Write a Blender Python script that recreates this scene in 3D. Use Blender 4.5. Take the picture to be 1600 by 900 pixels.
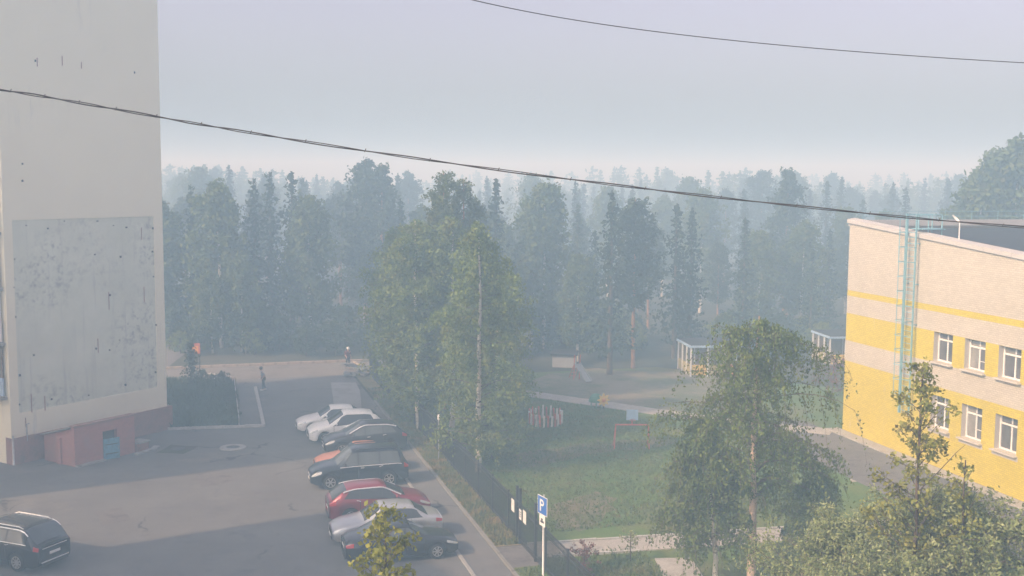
import bpy, math, random
import numpy as np
from mathutils import Vector, Matrix

# ------------------------------------------------------------------ scene, camera, world, sun
for o in list(bpy.data.objects):
    bpy.data.objects.remove(o)
scene = bpy.context.scene
COL = scene.collection
CAM_H, FPX, PITCH, ROLL = 15.0, 1700.0, math.atan(167 / 1700.0), 0.007
c_fwd = Vector((0, math.cos(PITCH), -math.sin(PITCH)))
_r = Vector((1, 0, 0)); _u = Vector((0, math.sin(PITCH), math.cos(PITCH)))
c_right = _r * math.cos(ROLL) + _u * math.sin(ROLL)
c_up = _u * math.cos(ROLL) - _r * math.sin(ROLL)
cam_d = bpy.data.cameras.new('camera')
cam = bpy.data.objects.new('camera', cam_d); COL.objects.link(cam)
cam_d.sensor_width = 36.0; cam_d.lens = 36.0 * FPX / 1600.0
cam_d.clip_start = 0.3; cam_d.clip_end = 4000
m3 = Matrix((c_right, c_up, -c_fwd)).transposed()
cam.matrix_world = Matrix.Translation((0, 0, CAM_H)) @ m3.to_4x4()
scene.camera = cam

SUN_EL = math.radians(36)
SUN_TO = Vector((0.857, 0.515, 0)).normalized()          # horizontal heading of the light
sun_dir = Vector((SUN_TO.x * math.cos(SUN_EL), SUN_TO.y * math.cos(SUN_EL), -math.sin(SUN_EL)))
world = bpy.data.worlds.new('World'); scene.world = world; world.use_nodes = True
wn = world.node_tree.nodes; wl = world.node_tree.links
for n in list(wn): wn.remove(n)
w_out = wn.new('ShaderNodeOutputWorld'); w_bg = wn.new('ShaderNodeBackground')
w_sky = wn.new('ShaderNodeTexSky'); w_sky.sky_type = 'NISHITA'; w_sky.sun_disc = False
w_sky.sun_elevation = SUN_EL; w_sky.sun_rotation = math.atan2(-SUN_TO.x, -SUN_TO.y)
w_sky.air_density = 1.0; w_sky.dust_density = 5.0; w_sky.ozone_density = 1.5; w_sky.altitude = 50
w_hs = wn.new('ShaderNodeHueSaturation'); w_hs.inputs['Saturation'].default_value = 0.5; w_hs.inputs['Hue'].default_value = 0.57
w_tn = wn.new('ShaderNodeMix'); w_tn.data_type = 'RGBA'; w_tn.blend_type = 'MULTIPLY'; w_tn.inputs[0].default_value = 1.0
w_tn.inputs[7].default_value = (0.99, 0.952, 0.985, 1)          # smoke takes a little green out of the sky
wl.new(w_sky.outputs[0], w_hs.inputs['Color']); wl.new(w_hs.outputs[0], w_tn.inputs[6]); wl.new(w_tn.outputs[2], w_bg.inputs[0])
wl.new(w_bg.outputs[0], w_out.inputs[0])
w_bg.inputs[1].default_value = 0.15
sun_l = bpy.data.lights.new('sun', 'SUN'); sun_l.energy = 2.9; sun_l.angle = math.radians(0.8)
sun_l.color = (1.0, 0.76, 0.52)
sun_o = bpy.data.objects.new('sun', sun_l); COL.objects.link(sun_o)
sun_o.rotation_euler = sun_dir.to_track_quat('-Z', 'Y').to_euler(); sun_o.location = (-60, -40, 60)
scene.view_settings.view_transform = 'Standard'; scene.view_settings.look = 'None'
scene.view_settings.exposure = 0.53; scene.view_settings.gamma = 1.0
scene.view_settings.use_curve_mapping = False
HAZE_DENSITY = 0.0073; HAZE_COLOR = (0.44, 0.685, 0.93)
scene.render.engine = 'CYCLES'
cy = scene.cycles
cy.use_denoising = True; cy.max_bounces = 6; cy.diffuse_bounces = 3; cy.glossy_bounces = 2
cy.transmission_bounces = 3; cy.transparent_max_bounces = 6; cy.volume_bounces = 1
cy.sample_clamp_indirect = 6.0

# ------------------------------------------------------------------ helpers
def ray(px, py):
    return c_fwd * FPX + c_right * (px - 800) - c_up * (py - 450)
def g(px, py, z=0.0):
    d = ray(px, py); t = (z - CAM_H) / d.z
    return Vector((d.x * t, d.y * t, z))
def atY(px, py, Y):
    d = ray(px, py); t = Y / d.y
    return Vector((d.x * t, Y, CAM_H + d.z * t))

def tag(o, label=None, cat=None, group=None, kind=None):
    if label: o['label'] = label
    if cat: o['category'] = cat
    if group: o['group'] = group
    if kind: o['kind'] = kind
    return o
def empty(name, loc=(0, 0, 0), rz=0.0, label=None, cat=None, group=None):
    o = bpy.data.objects.new(name, None); COL.objects.link(o)
    o.location = loc; o.rotation_euler = (0, 0, rz); o.empty_display_size = 0.2
    return tag(o, label, cat, group)
def link(name, me, parent=None, loc=None, rot=None):
    o = bpy.data.objects.new(name, me); COL.objects.link(o)
    if parent is not None: o.parent = parent
    if loc is not None: o.location = loc
    if rot is not None: o.rotation_euler = rot
    return o

def np_mesh(name, V, F, mat, smooth=False, tint=None):
    V = np.asarray(V, dtype=np.float32); F = np.asarray(F, dtype=np.int32)
    k = F.shape[1]
    me = bpy.data.meshes.new(name)
    me.vertices.add(len(V)); me.vertices.foreach_set('co', V.ravel())
    me.loops.add(F.size); me.loops.foreach_set('vertex_index', F.ravel())
    me.polygons.add(len(F)); me.polygons.foreach_set('loop_start', np.arange(0, F.size, k, dtype=np.int32))
    if smooth: me.polygons.foreach_set('use_smooth', np.ones(len(F), dtype=bool))
    if tint is not None:
        a = me.attributes.new('tint', 'FLOAT', 'POINT'); a.data.foreach_set('value', np.asarray(tint, dtype=np.float32))
    me.materials.append(mat); me.update(calc_edges=True)
    return me

class MB:
    """collects faces; build() makes ONE mesh"""
    def __init__(s): s.v = []; s.f = []
    def add(s, vs, fs):
        b = len(s.v); s.v += [tuple(v) for v in vs]; s.f += [tuple(b + i for i in f) for f in fs]; return s
    def box(s, c, size, rz=0.0, R=None):
        hx, hy, hz = size[0] / 2, size[1] / 2, size[2] / 2
        R = R or Matrix.Rotation(rz, 3, 'Z'); c = Vector(c)
        vs = [c + R @ Vector((x, y, z)) for z in (-hz, hz) for x, y in ((-hx, -hy), (hx, -hy), (hx, hy), (-hx, hy))]
        return s.add(vs, [(3, 2, 1, 0), (4, 5, 6, 7), (0, 1, 5, 4), (1, 2, 6, 5), (2, 3, 7, 6), (3, 0, 4, 7)])
    def bar(s, a, b, w, h=None, up=(0, 0, 1)):
        a = Vector(a); b = Vector(b); h = h or w; d = (b - a)
        L = d.length; d.normalize(); upv = Vector(up)
        if abs(d.dot(upv)) > 0.99: upv = Vector((1, 0, 0))
        sx = d.cross(upv).normalized(); uy = sx.cross(d)
        R = Matrix((d, sx, uy)).transposed()
        return s.box((a + b) / 2, (L, w, h), R=R)
    def tube(s, pts, rad, seg=8, cap=True):
        pts = [Vector(p) for p in pts]; n = len(pts)
        if not hasattr(rad, '__len__'): rad = [rad] * n
        vs = []; fs = []
        for i, p in enumerate(pts):
            d = (pts[min(i + 1, n - 1)] - pts[max(i - 1, 0)]).normalized()
            ref = Vector((0, 0, 1)) if abs(d.z) < 0.9 else Vector((1, 0, 0))
            x = d.cross(ref).normalized(); y = d.cross(x)
            for k in range(seg):
                a = 2 * math.pi * k / seg
                vs.append(p + (x * math.cos(a) + y * math.sin(a)) * rad[i])
        for i in range(n - 1):
            for k in range(seg):
                k2 = (k + 1) % seg
                fs.append((i * seg + k, i * seg + k2, (i + 1) * seg + k2, (i + 1) * seg + k))
        if cap:
            fs.append(tuple(range(seg))); fs.append(tuple((n - 1) * seg + k for k in reversed(range(seg))))
        return s.add(vs, fs)
    def lathe(s, prof, c, axis='z', seg=20):
        c = Vector(c); vs = []; fs = []; n = len(prof)
        for k in range(seg):
            a = 2 * math.pi * k / seg
            for r, h in prof:
                if axis == 'z': vs.append(c + Vector((r * math.cos(a), r * math.sin(a), h)))
                else: vs.append(c + Vector((r * math.cos(a), h, r * math.sin(a))))
        for k in range(seg):
            k2 = (k + 1) % seg
            for i in range(n - 1):
                fs.append((k * n + i, k2 * n + i, k2 * n + i + 1, k * n + i + 1))
        return s.add(vs, fs)
    def prism(s, poly, z0, z1):
        n = len(poly)
        vs = [(p[0], p[1], z0) for p in poly] + [(p[0], p[1], z1) for p in poly]
        fs = [tuple(reversed(range(n))), tuple(range(n, 2 * n))] + [(i, (i + 1) % n, n + (i + 1) % n, n + i) for i in range(n)]
        return s.add(vs, fs)
    def mesh(s, name, mat, smooth=False):
        me = bpy.data.meshes.new(name); me.from_pydata(s.v, [], s.f); me.materials.append(mat)
        if smooth: me.polygons.foreach_set('use_smooth', [True] * len(me.polygons))
        me.update(); return me
    def build(s, name, mat, parent=None, smooth=False, loc=None, rot=None):
        return link(name, s.mesh(name, mat, smooth), parent, loc, rot)

def bevel(o, w=0.02, seg=2):
    m = o.modifiers.new('bevel', 'BEVEL'); m.width = w; m.segments = seg; m.limit_method = 'ANGLE'
    return o

# ------------------------------------------------------------------ materials
MATS = {}
def mat_base(name):
    m = bpy.data.materials.new(name); m.use_nodes = True
    nt = m.node_tree; b = nt.nodes['Principled BSDF']; MATS[name] = m
    return m, nt, b
def mix_col(nt, fac, a, b):
    n = nt.nodes.new('ShaderNodeMix'); n.data_type = 'RGBA'
    for sock, v in ((n.inputs[0], fac), (n.inputs[6], a), (n.inputs[7], b)):
        if isinstance(v, bpy.types.NodeSocket): nt.links.new(v, sock)
        elif isinstance(v, (int, float)): sock.default_value = v
        else: sock.default_value = (*v, 1.0)
    return n.outputs[2]
def noise(nt, scale, detail=4.0, rough=0.6, coord='Object', stretch=None, loc=None):
    tc = nt.nodes.new('ShaderNodeTexCoord'); n = nt.nodes.new('ShaderNodeTexNoise')
    n.inputs['Scale'].default_value = scale; n.inputs['Detail'].default_value = detail; n.inputs['Roughness'].default_value = rough
    src = tc.outputs[coord]
    if stretch or loc:
        mp = nt.nodes.new('ShaderNodeMapping'); mp.inputs['Scale'].default_value = stretch or (1, 1, 1)
        mp.inputs['Location'].default_value = loc or (0, 0, 0)
        nt.links.new(src, mp.inputs[0]); src = mp.outputs[0]
    nt.links.new(src, n.inputs['Vector'])
    return n.outputs['Fac']
def ramp(nt, fac, lo, hi):
    n = nt.nodes.new('ShaderNodeMapRange'); n.inputs['From Min'].default_value = lo; n.inputs['From Max'].default_value = hi
    nt.links.new(fac, n.inputs['Value']); return n.outputs['Result']
def bump(nt, b, h, strength=0.3, dist=0.02):
    n = nt.nodes.new('ShaderNodeBump'); n.inputs['Strength'].default_value = strength; n.inputs['Distance'].default_value = dist
    nt.links.new(h, n.inputs['Height']); nt.links.new(n.outputs[0], b.inputs['Normal'])
def simple(name, col, rough=0.6, metal=0.0, var=0.12, scale=6.0, spec=None, coat=0.0):
    m, nt, b = mat_base(name)
    if var:
        f = noise(nt, scale)
        c = mix_col(nt, ramp(nt, f, 0.3, 0.7), tuple(x * (1 - var) for x in col), tuple(min(1, x * (1 + var)) for x in col))
        nt.links.new(c, b.inputs['Base Color'])
    else: b.inputs['Base Color'].default_value = (*col, 1)
    b.inputs['Roughness'].default_value = rough; b.inputs['Metallic'].default_value = metal
    if spec is not None: b.inputs['Specular IOR Level'].default_value = spec
    if coat: b.inputs['Coat Weight'].default_value = coat; b.inputs['Coat Roughness'].default_value = 0.06
    return m
def two_tone(name, c1, c2, scales, lo=0.4, hi=0.6, rough=0.9, fine=60.0, c3=None, bumpd=0.01, bstr=0.4):
    m, nt, b = mat_base(name)
    f = noise(nt, scales[0], 6, 0.65); c = mix_col(nt, ramp(nt, f, lo, hi), c1, c2)
    if len(scales) > 1:
        f2 = noise(nt, scales[1], 5, 0.7, loc=(13, 7, 3))
        c = mix_col(nt, ramp(nt, f2, 0.5, 0.72), c, c3 or tuple(x * 0.7 for x in c1))
    f3 = noise(nt, fine, 3, 0.7)
    c = mix_col(nt, ramp(nt, f3, 0.25, 0.8), mix_col(nt, 0.35, c, (0.02, 0.02, 0.02)), c)
    nt.links.new(c, b.inputs['Base Color']); b.inputs['Roughness'].default_value = rough
    b.inputs['Specular IOR Level'].default_value = 0.25
    bump(nt, b, f3, bstr, bumpd)
    return m
M = {}
def asphalt_mat():
    m, nt, b = mat_base('asphalt')
    f = noise(nt, 0.25, 6, 0.65); f2 = noise(nt, 0.8, 5, 0.7, loc=(13, 7, 3)); f3 = noise(nt, 25, 3, 0.7); f5 = noise(nt, 0.16, 4, 0.6, loc=(40, 9, 0))
    c = mix_col(nt, ramp(nt, f, 0.35, 0.65), (0.15, 0.147, 0.145), (0.185, 0.18, 0.174))
    c = mix_col(nt, ramp(nt, f2, 0.55, 0.72), c, (0.135, 0.133, 0.132))
    c = mix_col(nt, ramp(nt, f5, 0.58, 0.66), c, (0.215, 0.2, 0.185))
    vo = nt.nodes.new('ShaderNodeTexVoronoi'); vo.feature = 'DISTANCE_TO_EDGE'; vo.inputs['Scale'].default_value = 0.17
    tc = nt.nodes.new('ShaderNodeTexCoord'); nz = nt.nodes.new('ShaderNodeTexNoise'); nz.inputs['Scale'].default_value = 0.7; nz.inputs['Detail'].default_value = 5
    nt.links.new(tc.outputs['Object'], nz.inputs['Vector'])
    ad = nt.nodes.new('ShaderNodeVectorMath'); ad.operation = 'MULTIPLY_ADD'; ad.inputs[1].default_value = (2.2, 2.2, 0)
    nt.links.new(nz.outputs['Color'], ad.inputs[0]); nt.links.new(tc.outputs['Object'], ad.inputs[2]); nt.links.new(ad.outputs[0], vo.inputs['Vector'])
    cr = ramp(nt, vo.outputs['Distance'], 0.004, 0.012)
    gate = ramp(nt, noise(nt, 0.2, 2, 0.5, loc=(3, 30, 0)), 0.5, 0.56)
    inv = nt.nodes.new('ShaderNodeMath'); inv.operation = 'SUBTRACT'; inv.inputs[0].default_value = 1.0; nt.links.new(cr, inv.inputs[1])
    mk = nt.nodes.new('ShaderNodeMath'); mk.operation = 'MULTIPLY'; nt.links.new(inv.outputs[0], mk.inputs[0]); nt.links.new(gate, mk.inputs[1])
    c = mix_col(nt, mk.outputs[0], c, (0.07, 0.068, 0.066))
    c = mix_col(nt, ramp(nt, f3, 0.25, 0.8), mix_col(nt, 0.25, c, (0.03, 0.03, 0.03)), c)
    nt.links.new(c, b.inputs['Base Color']); b.inputs['Roughness'].default_value = 0.9; b.inputs['Specular IOR Level'].default_value = 0.25
    bump(nt, b, f3, 0.4, 0.006)
    return m
M['asphalt'] = asphalt_mat()
M['asphalt2'] = two_tone('asphalt_old', (0.17, 0.16, 0.155), (0.21, 0.195, 0.185), (0.35, 1.3), 0.35, 0.65, 0.9, 22, (0.11, 0.10, 0.10), 0.006)
M['road'] = two_tone('dusty_road', (0.2, 0.185, 0.165), (0.26, 0.235, 0.205), (0.12, 0.5), 0.3, 0.7, 0.95, 20)
M['ground'] = two_tone('forest_floor', (0.05, 0.06, 0.03), (0.09, 0.085, 0.05), (0.15, 0.6), 0.4, 0.6, 1.0, 9)
M['lawn'] = two_tone('lawn', (0.09, 0.175, 0.026), (0.145, 0.195, 0.036), (0.3, 0.14), 0.35, 0.65, 1.0, 7, (0.2, 0.17, 0.07), 0.03)
M['verge'] = two_tone('verge', (0.2, 0.185, 0.08), (0.34, 0.255, 0.13), (0.3, 0.9), 0.4, 0.6, 1.0, 8, (0.13, 0.16, 0.055), 0.03)
M['sand'] = two_tone('sand', (0.235, 0.21, 0.15), (0.13, 0.155, 0.075), (0.2, 0.5), 0.42, 0.60, 1.0, 6, (0.27, 0.235, 0.175), 0.02)
M['bare'] = two_tone('bare_earth', (0.2, 0.18, 0.1), (0.11, 0.155, 0.04), (0.5, 1.5), 0.45, 0.65, 1.0, 6, (0.25, 0.205, 0.13), 0.02)
M['soil'] = two_tone('soil', (0.1, 0.08, 0.06), (0.075, 0.085, 0.04), (0.5,), 0.4, 0.6, 1.0, 8)
M['path'] = two_tone('concrete_path', (0.43, 0.41, 0.37), (0.52, 0.49, 0.44), (0.5, 1.5), 0.35, 0.65, 0.9, 15, (0.38, 0.35, 0.31), 0.004)
M['concrete'] = two_tone('concrete', (0.36, 0.35, 0.33), (0.46, 0.45, 0.42), (1.2, 4), 0.35, 0.65, 0.9, 25)
M['pad'] = two_tone('pale_pad', (0.34, 0.335, 0.32), (0.4, 0.395, 0.38), (0.3, 1.2), 0.35, 0.65, 0.9, 20)
M['kerb'] = two_tone('kerb_stone', (0.5, 0.5, 0.47), (0.68, 0.67, 0.63), (1.5, 5), 0.35, 0.65, 0.85, 25, (0.4, 0.38, 0.35))
M['kerb_dull'] = two_tone('kerb_dull', (0.24, 0.23, 0.21), (0.36, 0.345, 0.31), (0.6, 2), 0.35, 0.65, 0.9, 25, (0.17, 0.16, 0.13))
M['kerb_sand'] = two_tone('kerb_sand', (0.42, 0.35, 0.28), (0.55, 0.46, 0.37), (0.5, 2), 0.35, 0.65, 0.9, 25)
M['white_paint'] = simple('white_paint', (0.75, 0.75, 0.73), 0.5, var=0.08, scale=3)
M['dark_metal'] = simple('dark_metal', (0.035, 0.04, 0.042), 0.5, 0.0, 0.2, 4)
M['grey_metal'] = simple('grey_metal', (0.42, 0.43, 0.43), 0.4, 0.6, 0.1, 5)
M['roof_felt'] = two_tone('roof_felt', (0.03, 0.031, 0.036), (0.042, 0.042, 0.047), (0.3, 1.2), 0.35, 0.65, 0.85, 14)
M['blue_paint'] = simple('blue_paint', (0.22, 0.42, 0.48), 0.45, 0.1, 0.12, 5)
M['door_blue'] = two_tone('door_blue', (0.13, 0.36, 0.5), (0.18, 0.42, 0.56), (1.5, 5), 0.35, 0.65, 0.6, 18, (0.12, 0.2, 0.26))
M['frame_white'] = simple('frame_white', (0.78, 0.77, 0.74), 0.35, 0, 0.03, 4)
M['glass'] = simple('window_glass', (0.11, 0.10, 0.095), 0.1, 0, 0.45, 0.7, spec=0.8)
M['curtain'] = simple('curtained_glass', (0.24, 0.22, 0.195), 0.15, 0, 0.3, 1.1, spec=0.7)
M['glass_car'] = simple('car_glass', (0.04, 0.046, 0.05), 0.05, 0, 0, 4, spec=0.8)
M['glass_pale'] = simple('car_glass_pale', (0.085, 0.1, 0.105), 0.05, 0, 0.2, 1.5, spec=0.8)  # paler base colour stands in for reflections in the dark cars' windows
M['rubber'] = simple('rubber', (0.016, 0.016, 0.017), 0.85, 0, 0.15, 12)
M['rim'] = simple('rim_alloy', (0.55, 0.56, 0.57), 0.3, 0.8, 0.05, 8)
M['chrome'] = simple('chrome', (0.82, 0.83, 0.84), 0.3, 0.5, 0, 8)
M['trim'] = simple('black_trim', (0.02, 0.02, 0.021), 0.55, 0, 0.1, 8)
M['lamp'] = simple('head_lamp', (0.62, 0.65, 0.66), 0.12, 0.3, 0.05, 12, spec=0.8)
M['tail'] = simple('tail_lamp', (0.5, 0.02, 0.03), 0.2, 0, 0.1, 12, spec=0.7)
M['cable'] = simple('cable', (0.075, 0.075, 0.08), 0.6, 0, 0.1, 3)
M['red_paint'] = simple('red_paint', (0.5, 0.12, 0.08), 0.5, 0, 0.15, 3)
M['yellow_paint'] = simple('yellow_paint', (0.75, 0.5, 0.08), 0.5, 0, 0.12, 3)
M['yellow_dull'] = simple('yellow_dull', (0.36, 0.3, 0.1), 0.7, 0, 0.15, 2)
M['orange_paint'] = simple('orange_paint', (0.72, 0.3, 0.06), 0.5, 0, 0.12, 3)
M['green_paint'] = simple('green_paint', (0.08, 0.25, 0.16), 0.5, 0, 0.12, 3)
M['pale_blue'] = simple('pale_blue', (0.36, 0.5, 0.68), 0.5, 0, 0.08, 3)
M['sign_blue'] = simple('sign_blue', (0.03, 0.13, 0.45), 0.4, 0, 0.06, 3)
M['wood'] = simple('weathered_wood', (0.2, 0.15, 0.1), 0.8, 0, 0.25, 5)
M['skin'] = simple('skin', (0.5, 0.32, 0.24), 0.6, 0, 0.05, 9)
M['hair'] = simple('hair', (0.03, 0.022, 0.018), 0.6, 0, 0.2, 30)
M['cloth_grey'] = simple('cloth_grey', (0.3, 0.31, 0.34), 0.9, 0, 0.1, 9)
M['cloth_dark'] = simple('cloth_dark', (0.035, 0.037, 0.045), 0.9, 0, 0.1, 9)
M['cloth_maroon'] = simple('cloth_maroon', (0.12, 0.03, 0.035), 0.9, 0, 0.1, 9)
def car_paint(name, col, metal=0.3, rough=0.32):
    return simple(name, col, rough, metal, 0.03, 2.0, coat=0.6)

def leaf_mat(name, c1, c2, c3, trans=0.3):
    m, nt, b = mat_base(name)
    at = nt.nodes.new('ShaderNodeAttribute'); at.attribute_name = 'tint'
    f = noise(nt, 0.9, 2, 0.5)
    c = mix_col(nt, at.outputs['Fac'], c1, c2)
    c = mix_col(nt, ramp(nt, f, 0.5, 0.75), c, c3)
    nt.links.new(c, b.inputs['Base Color']); b.inputs['Roughness'].default_value = 0.6
    b.inputs['Specular IOR Level'].default_value = 0.25
    tr = nt.nodes.new('ShaderNodeBsdfTranslucent'); nt.links.new(c, tr.inputs['Color'])
    mx = nt.nodes.new('ShaderNodeMixShader'); mx.inputs[0].default_value = trans
    out = nt.nodes['Material Output']
    nt.links.new(b.outputs[0], mx.inputs[1]); nt.links.new(tr.outputs[0], mx.inputs[2]); nt.links.new(mx.outputs[0], out.inputs[0])
    return m
M['leaf_birch'] = leaf_mat('leaf_birch', (0.07, 0.12, 0.028), (0.19, 0.24, 0.065), (0.16, 0.18, 0.05))
M['leaf_mid'] = leaf_mat('leaf_mid', (0.09, 0.15, 0.035), (0.21, 0.26, 0.06), (0.2, 0.2, 0.055))
M['leaf_willow'] = leaf_mat('leaf_willow', (0.13, 0.18, 0.06), (0.40, 0.43, 0.21), (0.23, 0.275, 0.10))
M['leaf_poplar'] = leaf_mat('leaf_poplar', (0.15, 0.18, 0.04), (0.34, 0.34, 0.08), (0.24, 0.21, 0.065))
M['leaf_yellow'] = leaf_mat('leaf_yellow', (0.17, 0.2, 0.03), (0.38, 0.37, 0.06), (0.26, 0.26, 0.05), 0.4)
M['leaf_spruce'] = leaf_mat('leaf_spruce', (0.02, 0.036, 0.018), (0.04, 0.06, 0.026), (0.03, 0.046, 0.022), 0.1)
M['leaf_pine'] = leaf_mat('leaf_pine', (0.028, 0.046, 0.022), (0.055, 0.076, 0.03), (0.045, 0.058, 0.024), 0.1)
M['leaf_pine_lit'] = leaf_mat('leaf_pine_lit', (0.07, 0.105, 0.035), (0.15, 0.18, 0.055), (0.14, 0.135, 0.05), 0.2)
M['leaf_wood'] = leaf_mat('leaf_wood', (0.06, 0.1, 0.028), (0.13, 0.165, 0.045), (0.11, 0.115, 0.04), 0.25)
M['leaf_red'] = leaf_mat('leaf_red', (0.15, 0.05, 0.04), (0.25, 0.1, 0.07), (0.14, 0.11, 0.05))
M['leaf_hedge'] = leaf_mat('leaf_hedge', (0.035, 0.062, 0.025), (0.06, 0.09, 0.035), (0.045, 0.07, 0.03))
M['grass_dry'] = leaf_mat('grass_dry', (0.11, 0.155, 0.05), (0.22, 0.22, 0.085), (0.36, 0.265, 0.13))
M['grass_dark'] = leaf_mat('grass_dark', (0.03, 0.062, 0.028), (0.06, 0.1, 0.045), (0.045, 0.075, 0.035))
M['grass'] = leaf_mat('grass_blade', (0.07, 0.125, 0.025), (0.15, 0.185, 0.045), (0.2, 0.18, 0.07))
M['bark_dark'] = two_tone('bark_dark', (0.1, 0.075, 0.055), (0.15, 0.11, 0.08), (3,), 0.4, 0.6, 0.95, 20)
M['bark_pine'] = two_tone('bark_pine', (0.34, 0.17, 0.09), (0.42, 0.24, 0.13), (2,), 0.4, 0.6, 0.95, 14)
M['bark_pink_lit'] = two_tone('bark_pink_lit', (0.60, 0.42, 0.30), (0.7, 0.54, 0.42), (2.5, 5), 0.4, 0.6, 0.9, 18, (0.3, 0.22, 0.17))  # orange-pink sunlight on the trunk is put into this bark colour
M['bark_limb'] = two_tone('bark_limb', (0.13, 0.105, 0.085), (0.2, 0.17, 0.14), (3,), 0.4, 0.6, 0.95, 20)
def bark_birch():
    m, nt, b = mat_base('bark_birch')
    f = noise(nt, 3.0, 4, 0.6, stretch=(1, 1, 3.5)); f2 = noise(nt, 1.2, 3, 0.6, loc=(4, 2, 9))
    c = mix_col(nt, ramp(nt, f, 0.58, 0.64), (0.66, 0.62, 0.54), (0.07, 0.06, 0.05))
    c = mix_col(nt, ramp(nt, f2, 0.5, 0.75), c, (0.5, 0.42, 0.33))
    nt.links.new(c, b.inputs['Base Color']); b.inputs['Roughness'].default_value = 0.85
    return m
M['bark_birch'] = bark_birch()

# ------------------------------------------------------------------ ground and roads
O = Vector((-2.45, 43.8, 0)); Dv = Vector((-0.279, 0.960, 0)).normalized(); Ev = Vector((Dv.y, -Dv.x, 0))
ROADANG = math.atan2(Ev.y, Ev.x)
def es(e, s, z=0.0):
    p = O + Ev * e + Dv * s
    return Vector((p.x, p.y, z))
def sheet(name, pts, z, mat, kind='structure', label=None):
    mb = MB(); mb.add([(p[0], p[1], z) for p in pts], [tuple(range(len(pts)))])
    o = mb.build(name, mat)
    if o.data.polygons[0].normal.z < 0: o.data.flip_normals()
    if kind: o['kind'] = kind
    if label: o['label'] = label
    return o
sheet('ground', [(-420, -95), (420, -95), (420, 760), (-420, 760)], 0.0, M['ground'])
sheet('courtyard_road', [es(-70, -60), es(1.5, -60), es(1.5, 40.5), es(-70, 40.5)], 0.008, M['asphalt'])
sheet('cross_road', [es(-75, 40.5), es(6, 40.5), es(6, 46.4), es(-75, 46.4)], 0.012, M['road'])
sheet('dirt_track', [g(150, 600), g(258, 577), g(306, 540), g(296, 536), g(120, 566)], 0.02, M['asphalt2'])
# kerbs
def kerb(name, a, b, w, h, mat, z0=0.0):
    mb = MB(); a = Vector(a); b = Vector(b); L = (b - a).length; n = max(1, int(L / 1.0)); d = (b - a) / n
    root = None
    ang = math.atan2(d.y, d.x)
    blk = MB().box((0, 0, h / 2), (d.length - 0.025, w, h)).mesh('kerb_stone', mat)
    root = empty(name, a); root['kind'] = 'structure'
    rng = random.Random(int(L * 100))
    for i in range(n):
        p = d * (i + 0.5)
        o = link('kerb_stone', blk, root, (p.x, p.y, z0 + rng.uniform(-0.012, 0.008)), (rng.uniform(-.02, .02), rng.uniform(-.01, .01), ang + rng.uniform(-.008, .008)))
    return root
kerb('sidewalk_kerb', es(1.58, -14), es(1.58, 30), 0.14, 0.09, M['kerb_dull'])
kerb('parking_kerb', es(0.02, -14), es(0.02, 12), 0.14, 0.07, M['concrete'])
kerb('road_kerb', es(-46, 46.5), es(3.2, 46.5), 0.28, 0.2, M['kerb_sand'])
kerb('plot_kerb', g(262, 672), g(412, 667), 0.2, 0.16, M['kerb'])
kerb('walkway_kerb', g(412, 667), g(399, 607), 0.2, 0.16, M['kerb'])
kerb('road_kerb', es(2.4, 46.5), es(3.2, 40.5), 0.2, 0.12, M['kerb_sand'])
# pale strip behind the far kerb, lit
sheet('verge_strip', [es(-50, 46.65), es(4, 46.65), es(4, 47.6), es(-50, 47.6)], 0.03, M['sand'])
# verge by the fence, with a crossing to the gate
VZ = 0.05
sheet('grass_verge', [es(1.66, -0.9), es(1.66, 40), es(3.2, 40), es(3.0, -0.9)], VZ, M['verge'])
sheet('gate_crossing', [es(1.66, -3.6), es(1.66, -0.9), es(3.0, -0.9), es(3.0, -3.6)], 0.03, M['asphalt2'])
sheet('grass_verge', [es(1.66, -16), es(1.66, -3.4), es(3.0, -3.4), es(3.0, -16)], VZ, M['lawn'])
# kindergarten grounds
sheet('lawn', [es(3.0, -20), es(3.0, 38), es(26, 38), es(40, 20), es(40, -20)], 0.02, M['lawn'])
rngs = random.Random(5)
def wobble(pts, amp, n=6):
    out = []
    for i, p in enumerate(pts):
        q = pts[(i + 1) % len(pts)]
        for k in range(n):
            t = k / n; v = Vector(p).lerp(Vector(q), t)
            out.append(v + Vector((rngs.uniform(-amp, amp), rngs.uniform(-amp, amp), 0)))
    return out
sheet('playground_earth', wobble([g(815, 612), g(1105, 650), g(1190, 640), g(1190, 585), g(1100, 583), g(930, 577), g(845, 588)], 0.5), 0.03, M['sand'])
sheet('bare_earth', wobble([g(800, 712), g(930, 690), g(1060, 683), g(1052, 698), g(930, 708), g(815, 735)], 0.35), 0.028, M['bare'])
sheet('bare_earth', wobble([g(850, 800), g(935, 770), g(960, 790), g(900, 835)], 0.5), 0.028, M['bare'])
# paths, with joints between the slabs
def path(name, a, b, w, z=0.045, slab=2.0, mat=None):
    a = Vector(a); b = Vector(b); L = (b - a).length; n = int(round(L / slab)); d = (b - a) / n
    root = empty(name, a); root['kind'] = 'structure'; ang = math.atan2(d.y, d.x)
    me = MB().box((0, 0, 0), (d.length - 0.02, w, 0.06)).mesh('slab', mat or M['path'])
    rng = random.Random(int(L * 71))
    for i in range(n):
        p = d * (i + 0.5)
        link('slab', me, root, (p.x, p.y, z - 0.02 + rng.uniform(-.004, .004)), (rng.uniform(-.004, .004), rng.uniform(-.004, .004), ang))
    return root
path('garden_path', g(806, 613), g(1130, 659), 1.7)
path('garden_path', g(1130, 659), g(1300, 676), 1.7)
path('entrance_path', es(2.9, -1.74), es(23.2, -3.27), 1.55)
path('entrance_path', g(1052, 874), g(1120, 1000), 1.5, 0.055)
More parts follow.
